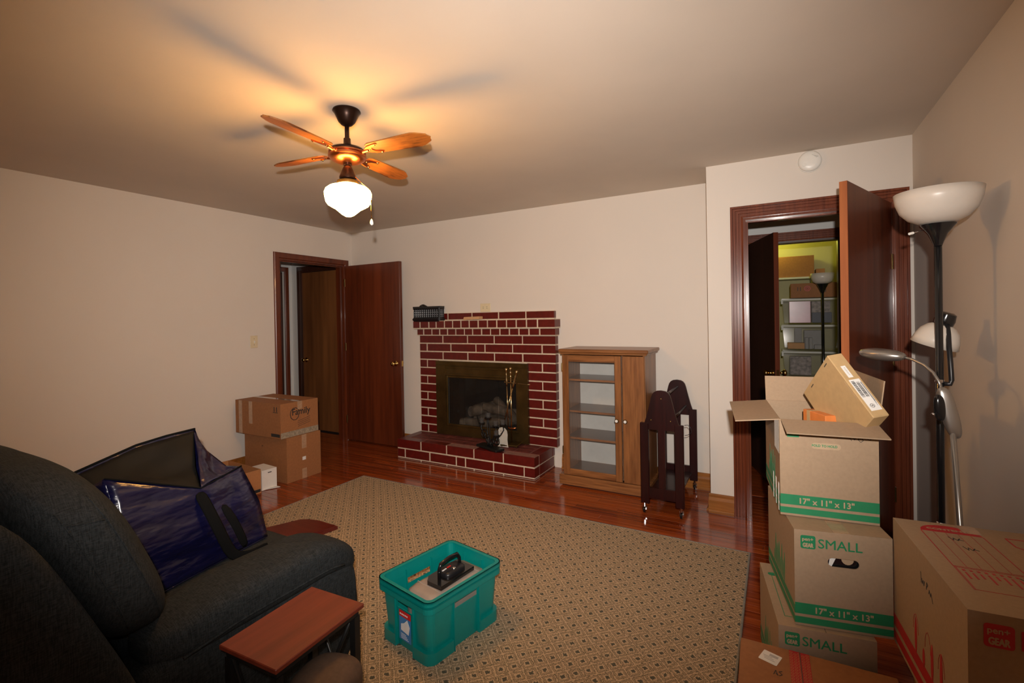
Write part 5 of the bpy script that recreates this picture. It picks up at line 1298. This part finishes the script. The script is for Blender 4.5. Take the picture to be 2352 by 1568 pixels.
t = thing('round_mark_carton', 'brown carton with a red round mark on top of the clear bins', 'moving box', (4.815, 2.09, 0.158+4*0.2835+0.274))
P('carton_body', MB().box(-0.22, 0.22, -0.16, 0.16, 0, 0.155, bev=0.002), 'cardboard_dark', t)
F = front(0.44, 0.32, 0.155); m = MB()
for rad, wd in ((0.026, 0.008), (0.010, 0.010)):
    pts = [(0.155+rad*math.cos(q*PI/8), 0.098+rad*math.sin(q*PI/8)) for q in range(17)]; scribble(m, pts, F, wd)
P('round_mark', m, 'print_red', t)
m = MB(); text_into(m, '11', 0.065, 0.075, w=0.030, h=0.040, bold=0.001, F=F)
for q in range(5): patch(m, rect(0.27+q*0.012, 0.275+q*0.012+0.002*(q % 2), 0.055, 0.13), F)
P('printed_marks', m, 'print_black', t)
t = thing('wall_shelf', 'high shelf on the back wall of the far room', 'shelf', (4.55, 3.02, 1.83))
P('shelf_board', MB().box(-0.48, 0.45, -0.17, 0.178, 0, 0.022), 'cabinet_back', t)
for x in (-0.3, 0.3): P('bracket', MB().box(x-0.01, x+0.01, -0.12, 0.178, -0.14, 0.0), 'cabinet_back', t)
sbox('long_brown_carton', 'cardboard_dark', 'long brown carton lying on the high shelf of the far room', 'moving box', 4.22, 4.872, 2.87, 3.15, 1.8530, 2.115)
sbox('tan_carton', 'cardboard_orange', 'small tan carton at the right end of the high shelf', 'box', 4.89, 4.985, 2.90, 3.10, 1.8530, 1.945)
t = thing('torchiere_lamp', 'black floor lamp with white bowl shade standing in the far room', 'floor lamp', (4.863, 1.60, 0.0))
P('base', MB().lathe([(.110, 0.001), (.112, .010), (.105, .020), (.04, .028), (.014, .034)], seg=36), 'black_gloss', t, autosmooth=40)
P('pole', MB().tube([(0, 0, 0.03), (0, 0, 1.63)], 0.0125, 16), 'black_gloss', t, smooth=True)
P('shade_cup', MB().lathe([(.013, 1.600), (.018, 1.615), (.030, 1.645), (.052, 1.690), (.020, 1.690)], seg=36), 'black_gloss', t, autosmooth=40)
P('bowl_shade', MB().lathe([(.030, 1.690), (.058, 1.696), (.082, 1.712), (.096, 1.745), (.104, 1.795), (.101, 1.795), (.092, 1.748), (.078, 1.716), (.030, 1.696)], seg=40, cap=False), 'frosted', t, smooth=True)
